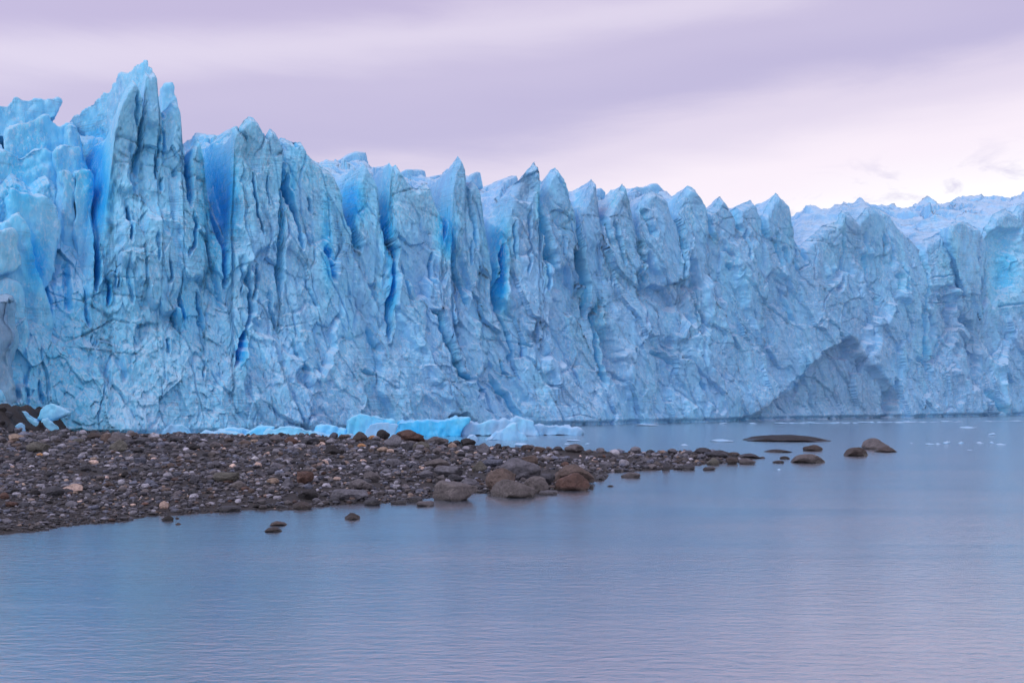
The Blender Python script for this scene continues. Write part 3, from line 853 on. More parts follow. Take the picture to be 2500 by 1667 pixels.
# the tall left summit: its flank runs back to the left
ice_block('summit', [(158, 290), (167, 274), (205, 240), (250, 205), (282, 163), (300, 158), (322, 142), (338, 128), (347, 120), (347, 144), (355, 150), (358, 175), (356, 260), (343, 330), (325, 430), (300, 540), (262, 620), (238, 640), (225, 580), (215, 430), (202, 350), (190, 315)],
          front_depth(330, 5.0) * (1 + 0.9 * (330 - CX) / F), -0.9, 9, 0.10, back=(-0.45, .89), taper=.7, drop=.2, parent=glacier, rnd=40, voxel=0.26, smooth=1, noise=(0.5, 3.0), fine=(0.16, 0.6))
ice_block('ice_block', [(390, 330), (392, 215), (402, 202), (420, 197), (425, 215), (430, 240), (434, 330), (425, 400), (395, 400)], cc(7), .1, 5, .05, taper=.5, parent=glacier, rnd=41, voxel=0.3, smooth=4, noise=(0.3, 2.0))
ice_block('ice_pillar', [(-60, 722), (8, 725), (38, 722), (34, 760), (33, 785), (43, 812), (47, 830), (39, 848), (33, 900), (24, 960), (22, 1060), (-60, 1060)], cc(-12), .66, 5, 0.0, parent=glacier, rnd=42, voxel=0.3, smooth=3, noise=(0.9, 2.6), fine=(.22, .6), bl=(0.25, .15), mat=DIRTY)
# blocks standing on the ice field behind the crest
FIELD = [([(800, 400), (830, 385), (865, 371), (893, 371), (897, 398), (890, 430), (820, 430)], 40), ([(890, 400), (905, 400), (918, 409), (915, 430), (890, 430)], 36), ([(920, 430), (935, 408), (950, 402), (965, 410), (975, 440), (930, 450)], 30),
         ([(990, 445), (992, 413), (1012, 412), (1038, 414), (1041, 430), (1035, 450)], 38), ([(1040, 450), (1045, 427), (1075, 425), (1110, 424), (1118, 440), (1110, 460)], 44), ([(1142, 440), (1152, 428), (1165, 418), (1178, 417), (1182, 440), (1184, 462), (1150, 466)], 34), ([(1180, 470), (1190, 452), (1215, 446), (1228, 452), (1226, 475)], 42), ([(1215, 470), (1240, 436), (1262, 425), (1270, 440), (1262, 480)], 22), ([(1310, 470), (1318, 436), (1340, 442), (1345, 470)], 30),
         ([(1460, 480), (1462, 458), (1472, 457), (1480, 470), (1478, 490)], 24), ([(480, 350), (495, 333), (520, 334), (530, 350), (525, 380), (480, 380)], 30), ([(520, 350), (555, 318), (575, 305), (580, 340), (560, 400), (525, 390)], 9),
         ([(2240, 520), (2249, 501), (2275, 497), (2280, 520)], 36), ([(2300, 520), (2320, 495), (2345, 493), (2390, 490), (2395, 520)], 40), ([(2398, 510), (2408, 483), (2425, 482), (2440, 486), (2430, 520)], 34), ([(1530, 475), (1545, 455), (1575, 449), (1606, 447), (1618, 462), (1625, 490), (1540, 490)], 8)]
for i, (poly, tb) in enumerate(FIELD):
    ice_block('ice_block', poly, cc(tb), .66, 7, .1, parent=glacier, rnd=50 + i, voxel=0.4, smooth=4, noise=(0.4, 3.0))
ice_block('ice_block', [(2320, 575), (2322, 552), (2340, 544), (2365, 546), (2385, 556), (2396, 563), (2394, 575), (2388, 590), (2392, 612), (2400, 660), (2396, 720), (2360, 720), (2335, 640)], cc(-2.0), .66, 6, .02, parent=glacier, rnd=81, voxel=0.3, smooth=2, noise=(0.8, 3.0), fine=(.2, .6))

#@@STONES
# ------------------------------------------------------------------ beach
NEAR = [(-420, 1372), (-200, 1336), (0, 1305), (120, 1291), (300, 1269), (400, 1256), (560, 1250), (700, 1243), (800, 1234), (900, 1231), (1000, 1224), (1060, 1212), (1150, 1204), (1250, 1206), (1340, 1200), (1420, 1192),
        (1462, 1172), (1490, 1152), (1560, 1149), (1640, 1147), (1700, 1138), (1760, 1131), (1830, 1127), (1846, 1118)]
FAR = [(1800, 1108), (1700, 1106), (1600, 1106), (1500, 1108), (1430, 1102), (1300, 1099), (1200, 1093), (1100, 1086), (1000, 1080), (880, 1077), (700, 1075), (520, 1074), (420, 1072), (320, 1068), (200, 1064), (60, 1056), (-100, 1050), (-420, 1040)]
SHORE = []
for (x, y) in NEAR + FAR:
    D = F * H / (y - HZ)
    SHORE.append(((x - CX) / F * D, D))
GS = 0.3
bxs = np.arange(-92, 44, GS)
bys = np.arange(26, 160, GS)
BX, BY = np.meshgrid(bxs, bys)
wbx = BX + 0.7 * fbm2(BX / 3.0, BY / 3.0, 301, 3)
wby = BY + 0.7 * fbm2(BX / 3.0, BY / 3.0, 302, 3)
sd, _ = poly_dist(wbx, wby, SHORE, True)
sd = np.where(in_poly(wbx, wby, SHORE), sd, -sd)
BZ = np.where(sd > 0, (0.95 + 0.50 * sstep(0, -22, BX)) * (1 - np.exp(-np.clip(sd, 0, None) / 9.0)), np.maximum(0.10 * sd, -1.6))
BZ += 0.05 * fbm2(BX / 2.0, BY / 2.0, 311, 3) * sstep(0.0, 3.0, sd) + 0.20 * fbm2(BX / 7.0, BY / 7.0, 312, 3) * sstep(1, 8, sd)
BZ += (2.5 + .5 * fbm2(BX / 1.5, BY / 1.5, 321, 3)) * sstep(-49.0, -52.6, BX + .6 * fbm2(BX / 2.0, BY / 2.0, 322, 2)) * sstep(93, 104, BY)                        # moraine heap against the ice
BZ += 0.02 * fbm2(BX / 0.5, BY / 0.5, 313, 2)


def ground(X, Y):
    fx = np.clip((X - bxs[0]) / GS, 0, len(bxs) - 1.01)
    fy = np.clip((Y - bys[0]) / GS, 0, len(bys) - 1.01)
    i, j = fx.astype(int), fy.astype(int)
    a, b = fx - i, fy - j
    return (BZ[j, i] * (1 - a) + BZ[j, i + 1] * a) * (1 - b) + (BZ[j + 1, i] * (1 - a) + BZ[j + 1, i + 1] * a) * b


keep = BZ > -1.2
bidx = np.arange(BZ.size).reshape(BZ.shape)
bq = np.stack([bidx[:-1, :-1], bidx[:-1, 1:], bidx[1:, 1:], bidx[1:, :-1]], -1)
km = keep[:-1, :-1] & keep[:-1, 1:] & keep[1:, 1:] & keep[1:, :-1]
bf = bq[km]
used, inv = np.unique(bf.ravel(), return_inverse=True)
BV = np.stack([BX, BY, BZ], -1).reshape(-1, 3)
beach = obj('beach', make_mesh('beach', BV[used], inv.reshape(-1, 4), SAND))
tag(beach, kind='structure')

DS = np.arange(30, 170, 0.3)


def hit(x, y):
    """where the line of sight through photo point (x, y) meets beach or water: X, Y, Z arrays"""
    x, y = np.atleast_1d(np.asarray(x, float)), np.atleast_1d(np.asarray(y, float))
    X = (x[:, None] - CX) / F * DS[None, :]
    Z = H - (y[:, None] - HZ) / F * DS[None, :]
    g = np.maximum(ground(X, np.broadcast_to(DS[None, :], X.shape)), 0.0)
    below = Z <= g
    i = np.argmax(below, 1)
    i = np.where(below.any(1), i, len(DS) - 1)
    D = DS[i]
    r = np.arange(len(x))
    return X[r, i], D, np.maximum(g[r, i], 0.0), ground(X[r, i], D)


# ------------------------------------------------------------------ stones
def ico(sub):
    bm = bmesh.new()
    bmesh.ops.create_icosphere(bm, subdivisions=sub, radius=1.0)
    v = np.array([x.co[:] for x in bm.verts])
    f = np.array([[q.index for q in p.verts] for p in bm.faces])
    bm.free()
    return v, f


def crisp(me, ang=0.42):
    me.set_sharp_from_angle(angle=ang)
    return me


def rock_shape(v, kind, seed):
    r = np.random.default_rng(seed)
    d = v / np.linalg.norm(v, axis=1, keepdims=True)
    if kind == 'r':
        npl, lo, hi, pw = 12, 0.70, 1.0, 20
    elif kind == 'a':
        npl, lo, hi, pw = 12, 0.50, 0.92, 60
    elif kind in 'sw':
        npl, lo, hi, pw = 11, 0.58, 0.95, 44
    else:
        npl, lo, hi, pw = 5, 0.8, 0.95, 40
    n = r.normal(size=(npl, 3))
    n /= np.linalg.norm(n, axis=1, keepdims=True)
    dist = r.uniform(lo, hi, npl)
    if kind == 's':
        n = np.vstack([n, [[0.06, 0.1, 1], [0, 0, -1]]]); dist = np.append(dist, [0.62, 0.7])
    if kind == 'p':
        a0 = r.uniform(0, 6.28)
        ex = np.array([[math.cos(a0 + k * 2.09 + r.uniform(-.3, .3)), math.sin(a0 + k * 2.09), 0.62] for k in range(3)])
        n = np.vstack([n, ex / np.linalg.norm(ex, axis=1, keepdims=True)]); dist = np.append(dist, [0.55, 0.5, 0.6])
    n /= np.linalg.norm(n, axis=1, keepdims=True)
    c = np.clip(d @ n.T, 1e-3, None) / dist[None, :]
    rad = 1.0 / (np.sum(c ** pw, 1) + 1.0) ** (1.0 / pw)
    p = d * rad[:, None]
    p *= (1 + 0.09 * fbm3(d * 1.7 + seed, seed, 3) + (0.035 * fbm3(d * 5 + seed, seed + 3, 3)) - 0.05 * np.clip(0.12 - np.abs(vn3(d * 1.9 + seed + 5, seed + 8)), 0, 1) / 0.12)[:, None]
    if kind == 'w':
        lo_, hi_ = p.min(0), p.max(0)
        u = (p[:, 0] - (lo_[0] + hi_[0]) / 2) / (hi_[0] - lo_[0]) * 2 - 0.15
        p[:, 2] = (p[:, 2] - lo_[2]) * (1 - 0.8 * np.clip(np.abs(u), 0, 1.15) ** 2.6) + 0.13 * fbm3(p * 4 + seed, seed, 3)
    lo_, hi_ = p.min(0), p.max(0)
    return (p - (lo_ + hi_) / 2) / (hi_ - lo_)


V3, F3 = ico(4)
V2, F2 = ico(3)
V1, F1 = ico(2)
BOULDER_ME = {k: [crisp(make_mesh('boulder', rock_shape(V3, k, 7 * i + ord(k)), F3, STONE), .30) for i in range(6)] for k in 'rapsw'}
COBBLE_ME = {k: [crisp(make_mesh('cobble', rock_shape(V2, k, 500 + 9 * i + ord(k)), F2, STONE), .4) for i in range(6)] for k in 'raps'}

PAL = {'dark grey': (.055, .056, .062), 'black': (.022, .021, .022), 'grey': (.118, .117, .126), 'blue grey': (.10, .11, .135), 'pale grey': (.27, .265, .28), 'olive grey': (.10, .097, .078), 'brown': (.11, .082, .066), 'dark brown': (.058, .046, .040),
       'rust': (.088, .050, .037), 'tan': (.26, .195, .14), 'orange': (.36, .19, .08), 'peach': (.42, .31, .24), 'beige': (.112, .100, .092), 'brown grey': (.105, .096, .094), 'white': (.5, .49, .48)}


def place_rock(name, box, kind, colour, meshes, jit=0.12, seed=0):
    x0, y0, x1, y1 = box
    r = random.Random(seed)
    xc = (x0 + x1) / 2
    X, D, g, gr = [float(a[0]) for a in hit(xc, y1 - 0.06 * (y1 - y0))]
    wm = (x1 - x0) / F * D
    Dc = D + 0.36 * wm
    ztop = H - (y0 - HZ) / F * Dc
    zbot = min(gr, g) - 0.22 * max(ztop - g, 0.1)
    if gr < 0:
        zbot = -0.45 * max(ztop, .15)
        wm *= 1.12
    o = bpy.data.objects.new(name, meshes[kind][r.randrange(len(meshes[kind]))])
    col.objects.link(o)
    o.location = ((xc - CX) / F * Dc, Dc, (ztop + zbot) / 2)
    rz = r.uniform(-.35, .35) + (math.pi if r.random() < .5 else 0)
    fl = 1.0 / (abs(math.cos(rz)) + 0.8 * abs(math.sin(rz)))
    o.scale = (wm * 1.06 * fl, wm * 0.85 * fl, (ztop - zbot))
    o.rotation_euler = (0, 0, rz)
    c = PAL[colour]
    k = r.uniform(1 - jit, 1 + jit)
    o.color = (c[0] * k, c[1] * k, c[2] * k, 1)
    return o


BOULDERS = [
 # left back of the beach
 (-8, 990, 16, 1010, 'a', 'black', 'black block near the top of the moraine heap, left edge'),
 (10, 1004, 33, 1026, 'a', 'dark grey', 'dark angular block on the flank of the moraine heap'),
 (-10, 1026, 14, 1046, 'a', 'black', 'black block low on the moraine heap, left edge'),
 (16, 1034, 38, 1058, 'a', 'dark grey', 'dark block at the foot of the moraine heap'),
 (18, 1058, 62, 1080, 'a', 'tan', 'tan boulder below the dark moraine heap at the left edge'),
 (-14, 1066, 16, 1084, 'r', 'brown grey', 'brownish grey boulder cut by the left edge below the moraine'),
 (60, 1069, 90, 1082, 'r', 'grey', 'low grey boulder right of the tan one under the moraine'),
 (86, 1061, 118, 1080, 'a', 'grey', 'grey angular boulder directly behind the olive wedge at far left'),
 (66, 1077, 117, 1106, 'a', 'olive grey', 'olive grey wedge boulder alone on dark sand, far left'),
 (139, 1082, 164, 1095, 'r', 'pale grey', 'small pale rounded stone on dark sand right of the olive wedge'),
 (117, 1096, 144, 1104, 's', 'pale grey', 'thin flat pale stone below the olive wedge boulder'),
 (87, 1105, 107, 1115, 'r', 'orange', 'small orange stone touching a white one, far left'),
 (104, 1104, 123, 1114, 'a', 'white', 'small white stone touching an orange one, far left'),
 (191, 1104, 213, 1120, 'p', 'pale grey', 'pale pointed stone on dark sand below the brown boulder row'),
 (170, 1062, 184, 1073, 'r', 'black', 'black round boulder at the left end of the ridge row'),
 (176, 1070, 206, 1082, 'r', 'olive grey', 'squat olive boulder in front of the ridge row left end'),
 (212, 1054, 252, 1072, 'r', 'dark brown', 'dark brown humped boulder, first of the big ridge row'),
 (244, 1056, 276, 1083, 'r', 'brown', 'brown boulder squeezed in the middle of the ridge row'),
 (261, 1056, 320, 1085, 'r', 'brown grey', 'widest grey brown boulder of the ridge row'),
 (228, 1069, 246, 1083, 'a', 'grey', 'small grey block left of the brown ridge boulders'),
 (263, 1073, 313, 1106, 'a', 'olive grey', 'big olive grey boulder standing in front of the ridge row'),
 (311, 1054, 343, 1071, 'r', 'dark brown', 'dark brown boulder at the right end of the ridge row'),
 (323, 1067, 373, 1086, 'r', 'dark grey', 'long dark grey boulder right of the big olive one'),
 (360, 1066, 402, 1078, 's', 'brown grey', 'low brownish slab on the skyline between two dark boulders'),
 (403, 1063, 458, 1080, 'a', 'dark grey', 'flat topped dark boulder below the leftmost blue floe'),
 (454, 1081, 490, 1100, 'a', 'black', 'black boulder below and right of the flat topped dark one'),
 (479, 1081, 508, 1098, 'a', 'grey', 'grey block leaning on a black boulder'),
 (510, 1077, 541, 1096, 'r', 'brown grey', 'rounded brown grey boulder under the blue floes'),
 (545, 1068, 575, 1080, 'r', 'dark brown', 'dark boulder on the ridge left of the round brown one'),
 (581, 1073, 614, 1091, 'r', 'brown', 'round brown boulder with a bright left side, near ridge centre'),
 (627, 1069, 664, 1087, 'r', 'dark grey', 'bluish dark boulder left of two brown ones on the ridge'),
 (655, 1063, 694, 1080, 'r', 'brown grey', 'humped brown grey boulder behind the bluish dark one'),
 (676, 1078, 704, 1088, 'r', 'dark grey', 'small dark stone in front of the rusty ridge boulder'),
 (693, 1065, 730, 1086, 'r', 'rust', 'rusty brown rounded boulder on the ridge under a blue floe'),
 (735, 1068, 779, 1086, 's', 'dark grey', 'dark grey slab on the ridge right of the rusty boulder'),
 (788, 1086, 832, 1111, 'p', 'black', 'black pyramid shaped boulder on the upper beach'),
 (825, 1090, 846, 1106, 'p', 'grey', 'grey pointed stone beside the black pyramid'),
 (859, 1053, 902, 1080, 'r', 'dark brown', 'dark brown round boulder in front of the blue dome of ice'),
 (899, 1062, 920, 1073, 's', 'orange', 'thin orange stone wedged between two dark round boulders'),
 (917, 1048, 954, 1075, 'r', 'black', 'near black round boulder left of the big rust red one'),
 (962, 1048, 1040, 1081, 'a', 'rust', 'biggest rust red boulder on the ridge before the blue slab'),
 (934, 1060, 985, 1092, 'a', 'grey', 'big grey boulder leaning before the rust red one'),
 (871, 1082, 895, 1095, 'r', 'orange', 'orange rounded stone on the upper beach below the blue dome'),
 (919, 1090, 949, 1106, 'r', 'tan', 'yellowish tan stone right of the orange one'),
 (979, 1078, 1009, 1103, 'a', 'dark grey', 'dark grey block below the rust red boulder'),
 (1004, 1077, 1051, 1096, 'a', 'olive grey', 'greenish grey boulder below and right of the rust red one'),
 (1039, 1065, 1097, 1088, 'r', 'brown grey', 'broad brown boulder right of the rust red one'),
 (1070, 1076, 1100, 1090, 'r', 'grey', 'pale fronted stone under the broad brown boulder'),
 (1102, 1074, 1126, 1088, 'r', 'dark grey', 'dark round stone left of the knobbly black boulder'),
 (1124, 1069, 1163, 1092, 'a', 'black', 'knobbly black boulder before the small white pyramid of ice'),
 (1161, 1080, 1200, 1111, 'p', 'grey', 'grey cone shaped boulder right of the knobbly black one'),
 (1204, 1082, 1226, 1097, 'r', 'dark grey', 'dark round stone at the far water edge by ice crumbs'),
 (1222, 1088, 1240, 1097, 'r', 'black', 'small black stone at the far water edge'),
 (1271, 1085, 1301, 1102, 'r', 'dark brown', 'dark brown round boulder at the far water edge'),
 (1300, 1089, 1334, 1107, 'a', 'brown', 'brown angular boulder at the far water edge'),
 (1349, 1089, 1374, 1102, 'r', 'dark grey', 'dark round stone left of the large isolated far edge boulder'),
 (1374, 1083, 1429, 1108, 'r', 'brown grey', 'large brownish boulder standing at the far water edge'),
 # middle of the beach
 (397, 1152, 423, 1168, 'r', 'pale grey', 'pale dome shaped stone left of the dark pyramid stone'),
 (350, 1170, 381, 1189, 'a', 'blue grey', 'blue grey angular stone on the left middle beach'),
 (458, 1158, 487, 1183, 'p', 'dark grey', 'dark grey pyramid stone on the middle beach'),
 (522, 1151, 585, 1184, 'a', 'olive grey', 'mossy olive boulder behind the smooth beige one'),
 (556, 1173, 604, 1199, 'r', 'beige', 'smooth beige rounded boulder in front of the olive one'),
 (649, 1166, 684, 1185, 'r', 'tan', 'tan rounded stone between the beige and dark red boulders'),
 (686, 1167, 722, 1195, 'p', 'grey', 'grey pointed boulder left of the dark red one'),
 (724, 1150, 766, 1186, 'a', 'rust', 'dark red brown upright boulder on the middle beach'),
 (723, 1182, 770, 1194, 's', 'grey', 'flat grey slab under the dark red boulder'),
 (729, 1192, 781, 1222, 'a', 'black', 'black angular boulder below the flat slab'),
 (613, 1113, 633, 1123, 'r', 'white', 'small white oval stone on the upper middle beach'),
 (644, 1102, 661, 1115, 'a', 'peach', 'small peach coloured stone on the upper middle beach'),
 (795, 1211, 832, 1232, 'r', 'dark grey', 'dark wet boulder left of the long flat slab'),
 (806, 1193, 909, 1228, 's', 'grey', 'long flat grey slab at the near water edge'),
 (851, 1168, 913, 1200, 'a', 'brown grey', 'sloping grey brown boulder behind the long flat slab'),
 (884, 1150, 931, 1180, 'a', 'brown grey', 'blocky brown boulder behind the sloping one'),
 (939, 1119, 982, 1143, 'r', 'grey', 'rounded grey boulder on the upper right beach'),
 (1037, 1119, 1096, 1148, 'a', 'beige', 'ridged tan boulder behind the long grey one'),
 (1058, 1136, 1135, 1168, 'a', 'grey', 'long grey boulder joined to the ridged tan one'),
 (1022, 1147, 1056, 1170, 'a', 'grey', 'grey angular stone left of the long grey boulder'),
 (1058, 1158, 1093, 1183, 'a', 'brown grey', 'brownish stone below the long grey boulder'),
 (1091, 1156, 1135, 1178, 'a', 'dark grey', 'dark flat stone right under the long grey boulder'),
 (1152, 1124, 1190, 1154, 'p', 'olive grey', 'olive pointed boulder left of the huge grey one'),
 (1181, 1120, 1229, 1144, 'a', 'blue grey', 'blue grey angular boulder behind the huge grey one'),
 (1119, 1168, 1170, 1195, 'r', 'grey', 'smooth grey boulder left of the brown slanting one'),
 (1271, 1110, 1315, 1140, 'a', 'brown', 'brown angular boulder on top of the spit'),
 (1207, 1117, 1328, 1176, 'r', 'grey', 'huge grey rounded boulder at the back of the big cluster'),
 (1179, 1141, 1272, 1205, 'a', 'brown', 'large brown slanting boulder at the left of the cluster'),
 (1326, 1131, 1462, 1186, 'w', 'brown', 'long brown slab sloping right into the water'),
 (1318, 1156, 1356, 1186, 'a', 'dark grey', 'dark grey block in the gap of the cluster'),
 (1280, 1161, 1336, 1208, 'r', 'beige', 'tan rounded boulder between the two front boulders'),
 (1361, 1153, 1435, 1202, 'r', 'rust', 'rusty rounded boulder in front of the long brown slab'),
 (1202, 1169, 1310, 1219, 'a', 'beige', 'cracked beige boulder at the front of the cluster in water'),
 (1314, 1196, 1360, 1209, 's', 'grey', 'low grey stone awash before the cluster'),
 (1055, 1172, 1162, 1228, 'a', 'beige', 'big angular beige boulder standing in water left of the cluster'),
 (887, 1214, 930, 1236, 'r', 'dark grey', 'dark round boulder at the water right of the long slab'),
 (991, 1210, 1032, 1230, 'a', 'dark grey', 'dark angular stone left of the big beige boulder'),
 (955, 1220, 993, 1232, 's', 'dark grey', 'low dark stone awash left of the dark angular one'),
 (1018, 1223, 1056, 1238, 's', 'brown grey', 'flat stone in the water under the big beige boulder'),
 # left foreground
 (151, 1180, 204, 1203, 'a', 'peach', 'peach coloured boulder on the left foreground beach'),
 (112, 1185, 158, 1216, 'a', 'dark grey', 'dark grey boulder left of the peach one'),
 (71, 1192, 99, 1215, 'r', 'black', 'black round boulder on the left foreground beach'),
 (-4, 1201, 23, 1221, 'r', 'rust', 'rusty boulder cut by the left edge'),
 (8, 1223, 43, 1239, 's', 'rust', 'flat rust brown stone near the left edge'),
 (388, 1222, 414, 1245, 'a', 'peach', 'pinkish upright stone near the water, left of centre'),
 (459, 1193, 483, 1214, 'a', 'dark grey', 'dark upright stone below the dark pyramid'),
 (533, 1233, 590, 1251, 's', 'dark grey', 'long low dark stone at the near water edge, left'),
 (716, 1224, 761, 1245, 'r', 'dark brown', 'dark wet stone at the near water edge, centre'),
 (294, 1150, 318, 1168, 'r', 'black', 'black stone in the middle of the left beach'),
 # rocks standing in the water
 (395, 1256, 423, 1274, 'r', 'black', 'black rounded rock in the water by the left shore'),
 (427, 1262, 438, 1268, 'r', 'black', 'tiny rock just right of the black one by the left shore'),
 (428, 1275, 446, 1281, 'w', 'dark brown', 'flat rock awash under the black one by the left shore'),
 (657, 1271, 697, 1285, 'w', 'brown', 'upper of the two low rocks in the foreground water'),
 (646, 1285, 693, 1302, 'w', 'dark brown', 'lower of the two low rocks in the foreground water'),
 (840, 1251, 877, 1270, 'p', 'dark brown', 'pointed dark rock alone in the foreground water'),
 (1516, 1152, 1565, 1168, 'r', 'brown grey', 'lone rounded rock in water in front of the spit'),
 (1480, 1183, 1501, 1189, 'w', 'dark grey', 'tiny rock awash right of the big cluster'),
 (1696, 1092, 1738, 1110, 'r', 'dark grey', 'dark domed boulder highest at the tip of the spit'),
 (1665, 1101, 1692, 1115, 'a', 'dark grey', 'dark peaked stone left of the domed boulder on the spit'),
 (1732, 1098, 1782, 1119, 'a', 'dark grey', 'dark block right of the domed boulder on the spit'),
 (1777, 1103, 1806, 1115, 'r', 'dark brown', 'dark stone right of the dark block on the spit'),
 (1805, 1106, 1857, 1119, 'w', 'dark grey', 'flat dark rock at the very tip of the spit'),
 (1724, 1116, 1757, 1137, 'r', 'olive grey', 'olive rounded rock at the front of the spit tip'),
 (1772, 1116, 1806, 1134, 'a', 'dark brown', 'dark wet block at the front of the spit tip'),
 (1805, 1119, 1844, 1134, 'r', 'brown grey', 'grey brown rock last at the front of the spit tip'),
 (1717, 1139, 1746, 1149, 's', 'dark grey', 'low rock awash in front of the spit tip'),
 (1655, 1132, 1695, 1148, 'a', 'dark grey', 'dark flat stone at the front edge of the spit'),
 (1616, 1125, 1635, 1150, 'p', 'dark grey', 'dark upright stone at the front edge of the spit'),
 (1579, 1097, 1602, 1103, 'w', 'black', 'small flat rock in the water behind the spit'),
 (1862, 1096, 1930, 1105, 'w', 'black', 'thin black reef in the water right of the spit'),
 (1959, 1085, 2009, 1102, 'r', 'dark brown', 'dark rounded rock behind the broad tan one'),
 (1922, 1106, 2012, 1132, 'w', 'beige', 'broad flat tan rock in the water'),
 (1904, 1113, 1928, 1121, 'r', 'black', 'small black rock at the left of the broad tan one'),
 (1886, 1123, 1914, 1131, 'r', 'dark grey', 'small dark rock left of the broad tan one'),
 (2055, 1090, 2117, 1115, 'w', 'dark brown', 'brown humped rock left of the two tone rock'),
 (2108, 1069, 2168, 1099, 'r', 'brown grey', 'tallest rock in the right water, rounded and two toned'),
 (2131, 1090, 2196, 1105, 'w', 'dark brown', 'flat dark rock touching the tallest rock in the right water'),
 (1822, 1061, 2036, 1079, 'w', 'black', 'long low black skerry far out on the right'),
]
for i, (x0, y0, x1, y1, kd, cl, lab) in enumerate(BOULDERS):
    o = place_rock('boulder', (x0, y0, x1, y1), kd, cl, BOULDER_ME, seed=i * 13 + 3)
    tag(o, lab, 'boulder', 'boulders of the beach and shallows')

# cobbles: the next size down, told apart only by colour and stretch of beach
N_COB = 270
px = rng.uniform(0, 1800, 6000)
py = rng.uniform(1070, 1300, 6000)
X, D, g, gr = hit(px, py)
ok = np.where((gr > 0.06) & (D < 112))[0]
ok = ok[:4000]
chosen = []
for i in ok:
    if len(chosen) >= N_COB:
        break
    wpx = 14 + 17 * rng.random() ** 1.5
    b = (px[i] - wpx / 2, py[i] - wpx * rng.uniform(.5, .72), px[i] + wpx / 2, py[i])
    if px[i] < 260 and py[i] > 1085 and rng.random() < .65:
        continue
    if any(b[0] < q[2] and b[2] > q[0] and b[1] < q[3] and b[3] > q[1] for q in [z[:4] for z in BOULDERS] + chosen):
        continue
    chosen.append(b)
CW = [('dark grey', .24), ('grey', .24), ('brown grey', .14), ('pale grey', .12), ('blue grey', .1), ('brown', .08), ('beige', .08)]
seen = {}
for i, b in enumerate(chosen):
    cl = random.choices([c for c, _ in CW], [q for _, q in CW])[0]
    kd = random.choices('rasp', [.3, .5, .1, .1])[0]
    o = place_rock('cobble', b, kd, cl, COBBLE_ME, .35, seed=900 + i)
    xm, ym = (b[0] + b[2]) / 2, (b[1] + b[3]) / 2
    near = min(BOULDERS, key=lambda q: math.hypot((q[0] + q[2]) / 2 - xm, 1.6 * ((q[1] + q[3]) / 2 - ym)))
    ddx, ddy = xm - (near[0] + near[2]) / 2, ym - (near[1] + near[3]) / 2
    far = 'close to' if math.hypot(ddx, ddy) < 0 else ''
    way = ('right of' if ddx > 0 else 'left of') if abs(ddx) > 1.3 * abs(ddy) else ('in front of' if ddy > 0 else 'behind')
    short = near[6].split(',')[0]
    for w_ in (' at ', ' on ', ' in ', ' below ', ' left ', ' right ', ' between ', ' under ', ' of ', ' behind ', ' cut ', ' with ', ' touching ', ' directly ', ' alone ', ' squeezed ', ' wedged ', ' standing ', ' before ', ' leaning ', ' just ', ' awash', ' joined ', ' sloping ', ' beside ', ' highest ', ' last ', ' near ', ' by ', ' far ', ' from '):
        short = short.split(w_)[0]
    form = {'r': 'rounded', 'a': 'angular', 's': 'flat', 'p': 'pointed'}[kd]
    size = 'small ' if b[2] - b[0] < 21 else 'larger ' if b[2] - b[0] > 26 else ''
    lab = f'{size}{form} {cl} cobble {way} the {short}'
    nth = {1: '', 2: ', further off', 3: ', furthest off'}
    seen[lab] = seen.get(lab, 0) + 1
    tag(o, lab + nth.get(seen[lab], ''), 'stone', 'cobbles among the pebbles')

# pebbles: nobody could count them
N_TRY = 30000
px = rng.uniform(-60, 1870, N_TRY)
py = 1050 + 265 * rng.random(N_TRY) ** 1.1
X, D, g, gr = hit(px, py)
sandy = fbm2(X / 7.0, D / 7.0, 401, 3)
m = (gr > 0.0) & (D < 118) & ((gr < 1.75) | (rng.random(N_TRY) < .25)) & (sandy + rng.uniform(-.5, .9, N_TRY) > -0.12)
px, py, X, D, gr = px[m], py[m], X[m], D[m], gr[m]
sz_px = np.clip(np.exp(rng.normal(2.05, 0.52, len(px))), 3.2, 24)
sz_px *= np.where((px < 420) & (py > 1215), 0.8, 1.0)
order = np.argsort(-sz_px)
nbig = min(5200, len(order) // 3)
base_rocks_hi = [rock_shape(V1, 'raps'[i % 4] if i % 4 != 3 else 'a', 800 + i) for i in range(12)]
VL, FL = ico(1)
base_rocks_lo = [rock_shape(VL, 'ra'[i % 2], 860 + i) for i in range(10)]
cols = np.array([PAL[c] for c in ('dark grey', 'grey', 'brown grey', 'pale grey', 'blue grey', 'brown', 'beige', 'black', 'tan', 'rust', 'peach')])
cw = np.array([.24, .24, .09, .10, .13, .04, .04, .06, .02, .015, .02])


def scatter(sel, bases, faces):
    Vs, Fs, Cs = [], [], []
    off = 0
    for i in sel:
        b = bases[rng.integers(len(bases))]
        wm = sz_px[i] / F * D[i]
        a = rng.uniform(0, 6.28)
        ca, sa = math.cos(a), math.sin(a)
        sc = b * np.array([wm, wm * rng.uniform(.65, 1.0), wm * rng.uniform(.42, .75)])
        v = np.empty_like(sc)
        v[:, 0] = sc[:, 0] * ca - sc[:, 1] * sa + X[i]
        v[:, 1] = sc[:, 0] * sa + sc[:, 1] * ca + D[i]
        v[:, 2] = sc[:, 2] + gr[i] + wm * 0.14
        Vs.append(v)
        Fs.append(faces + off)
        off += len(v)
        c = cols[rng.choice(len(cols), p=cw / cw.sum())] * rng.uniform(.5, 1.65)
        Cs.append(np.broadcast_to(np.append(c, 1.0), (len(v), 4)))
    return np.concatenate(Vs), np.concatenate(Fs), np.concatenate(Cs)


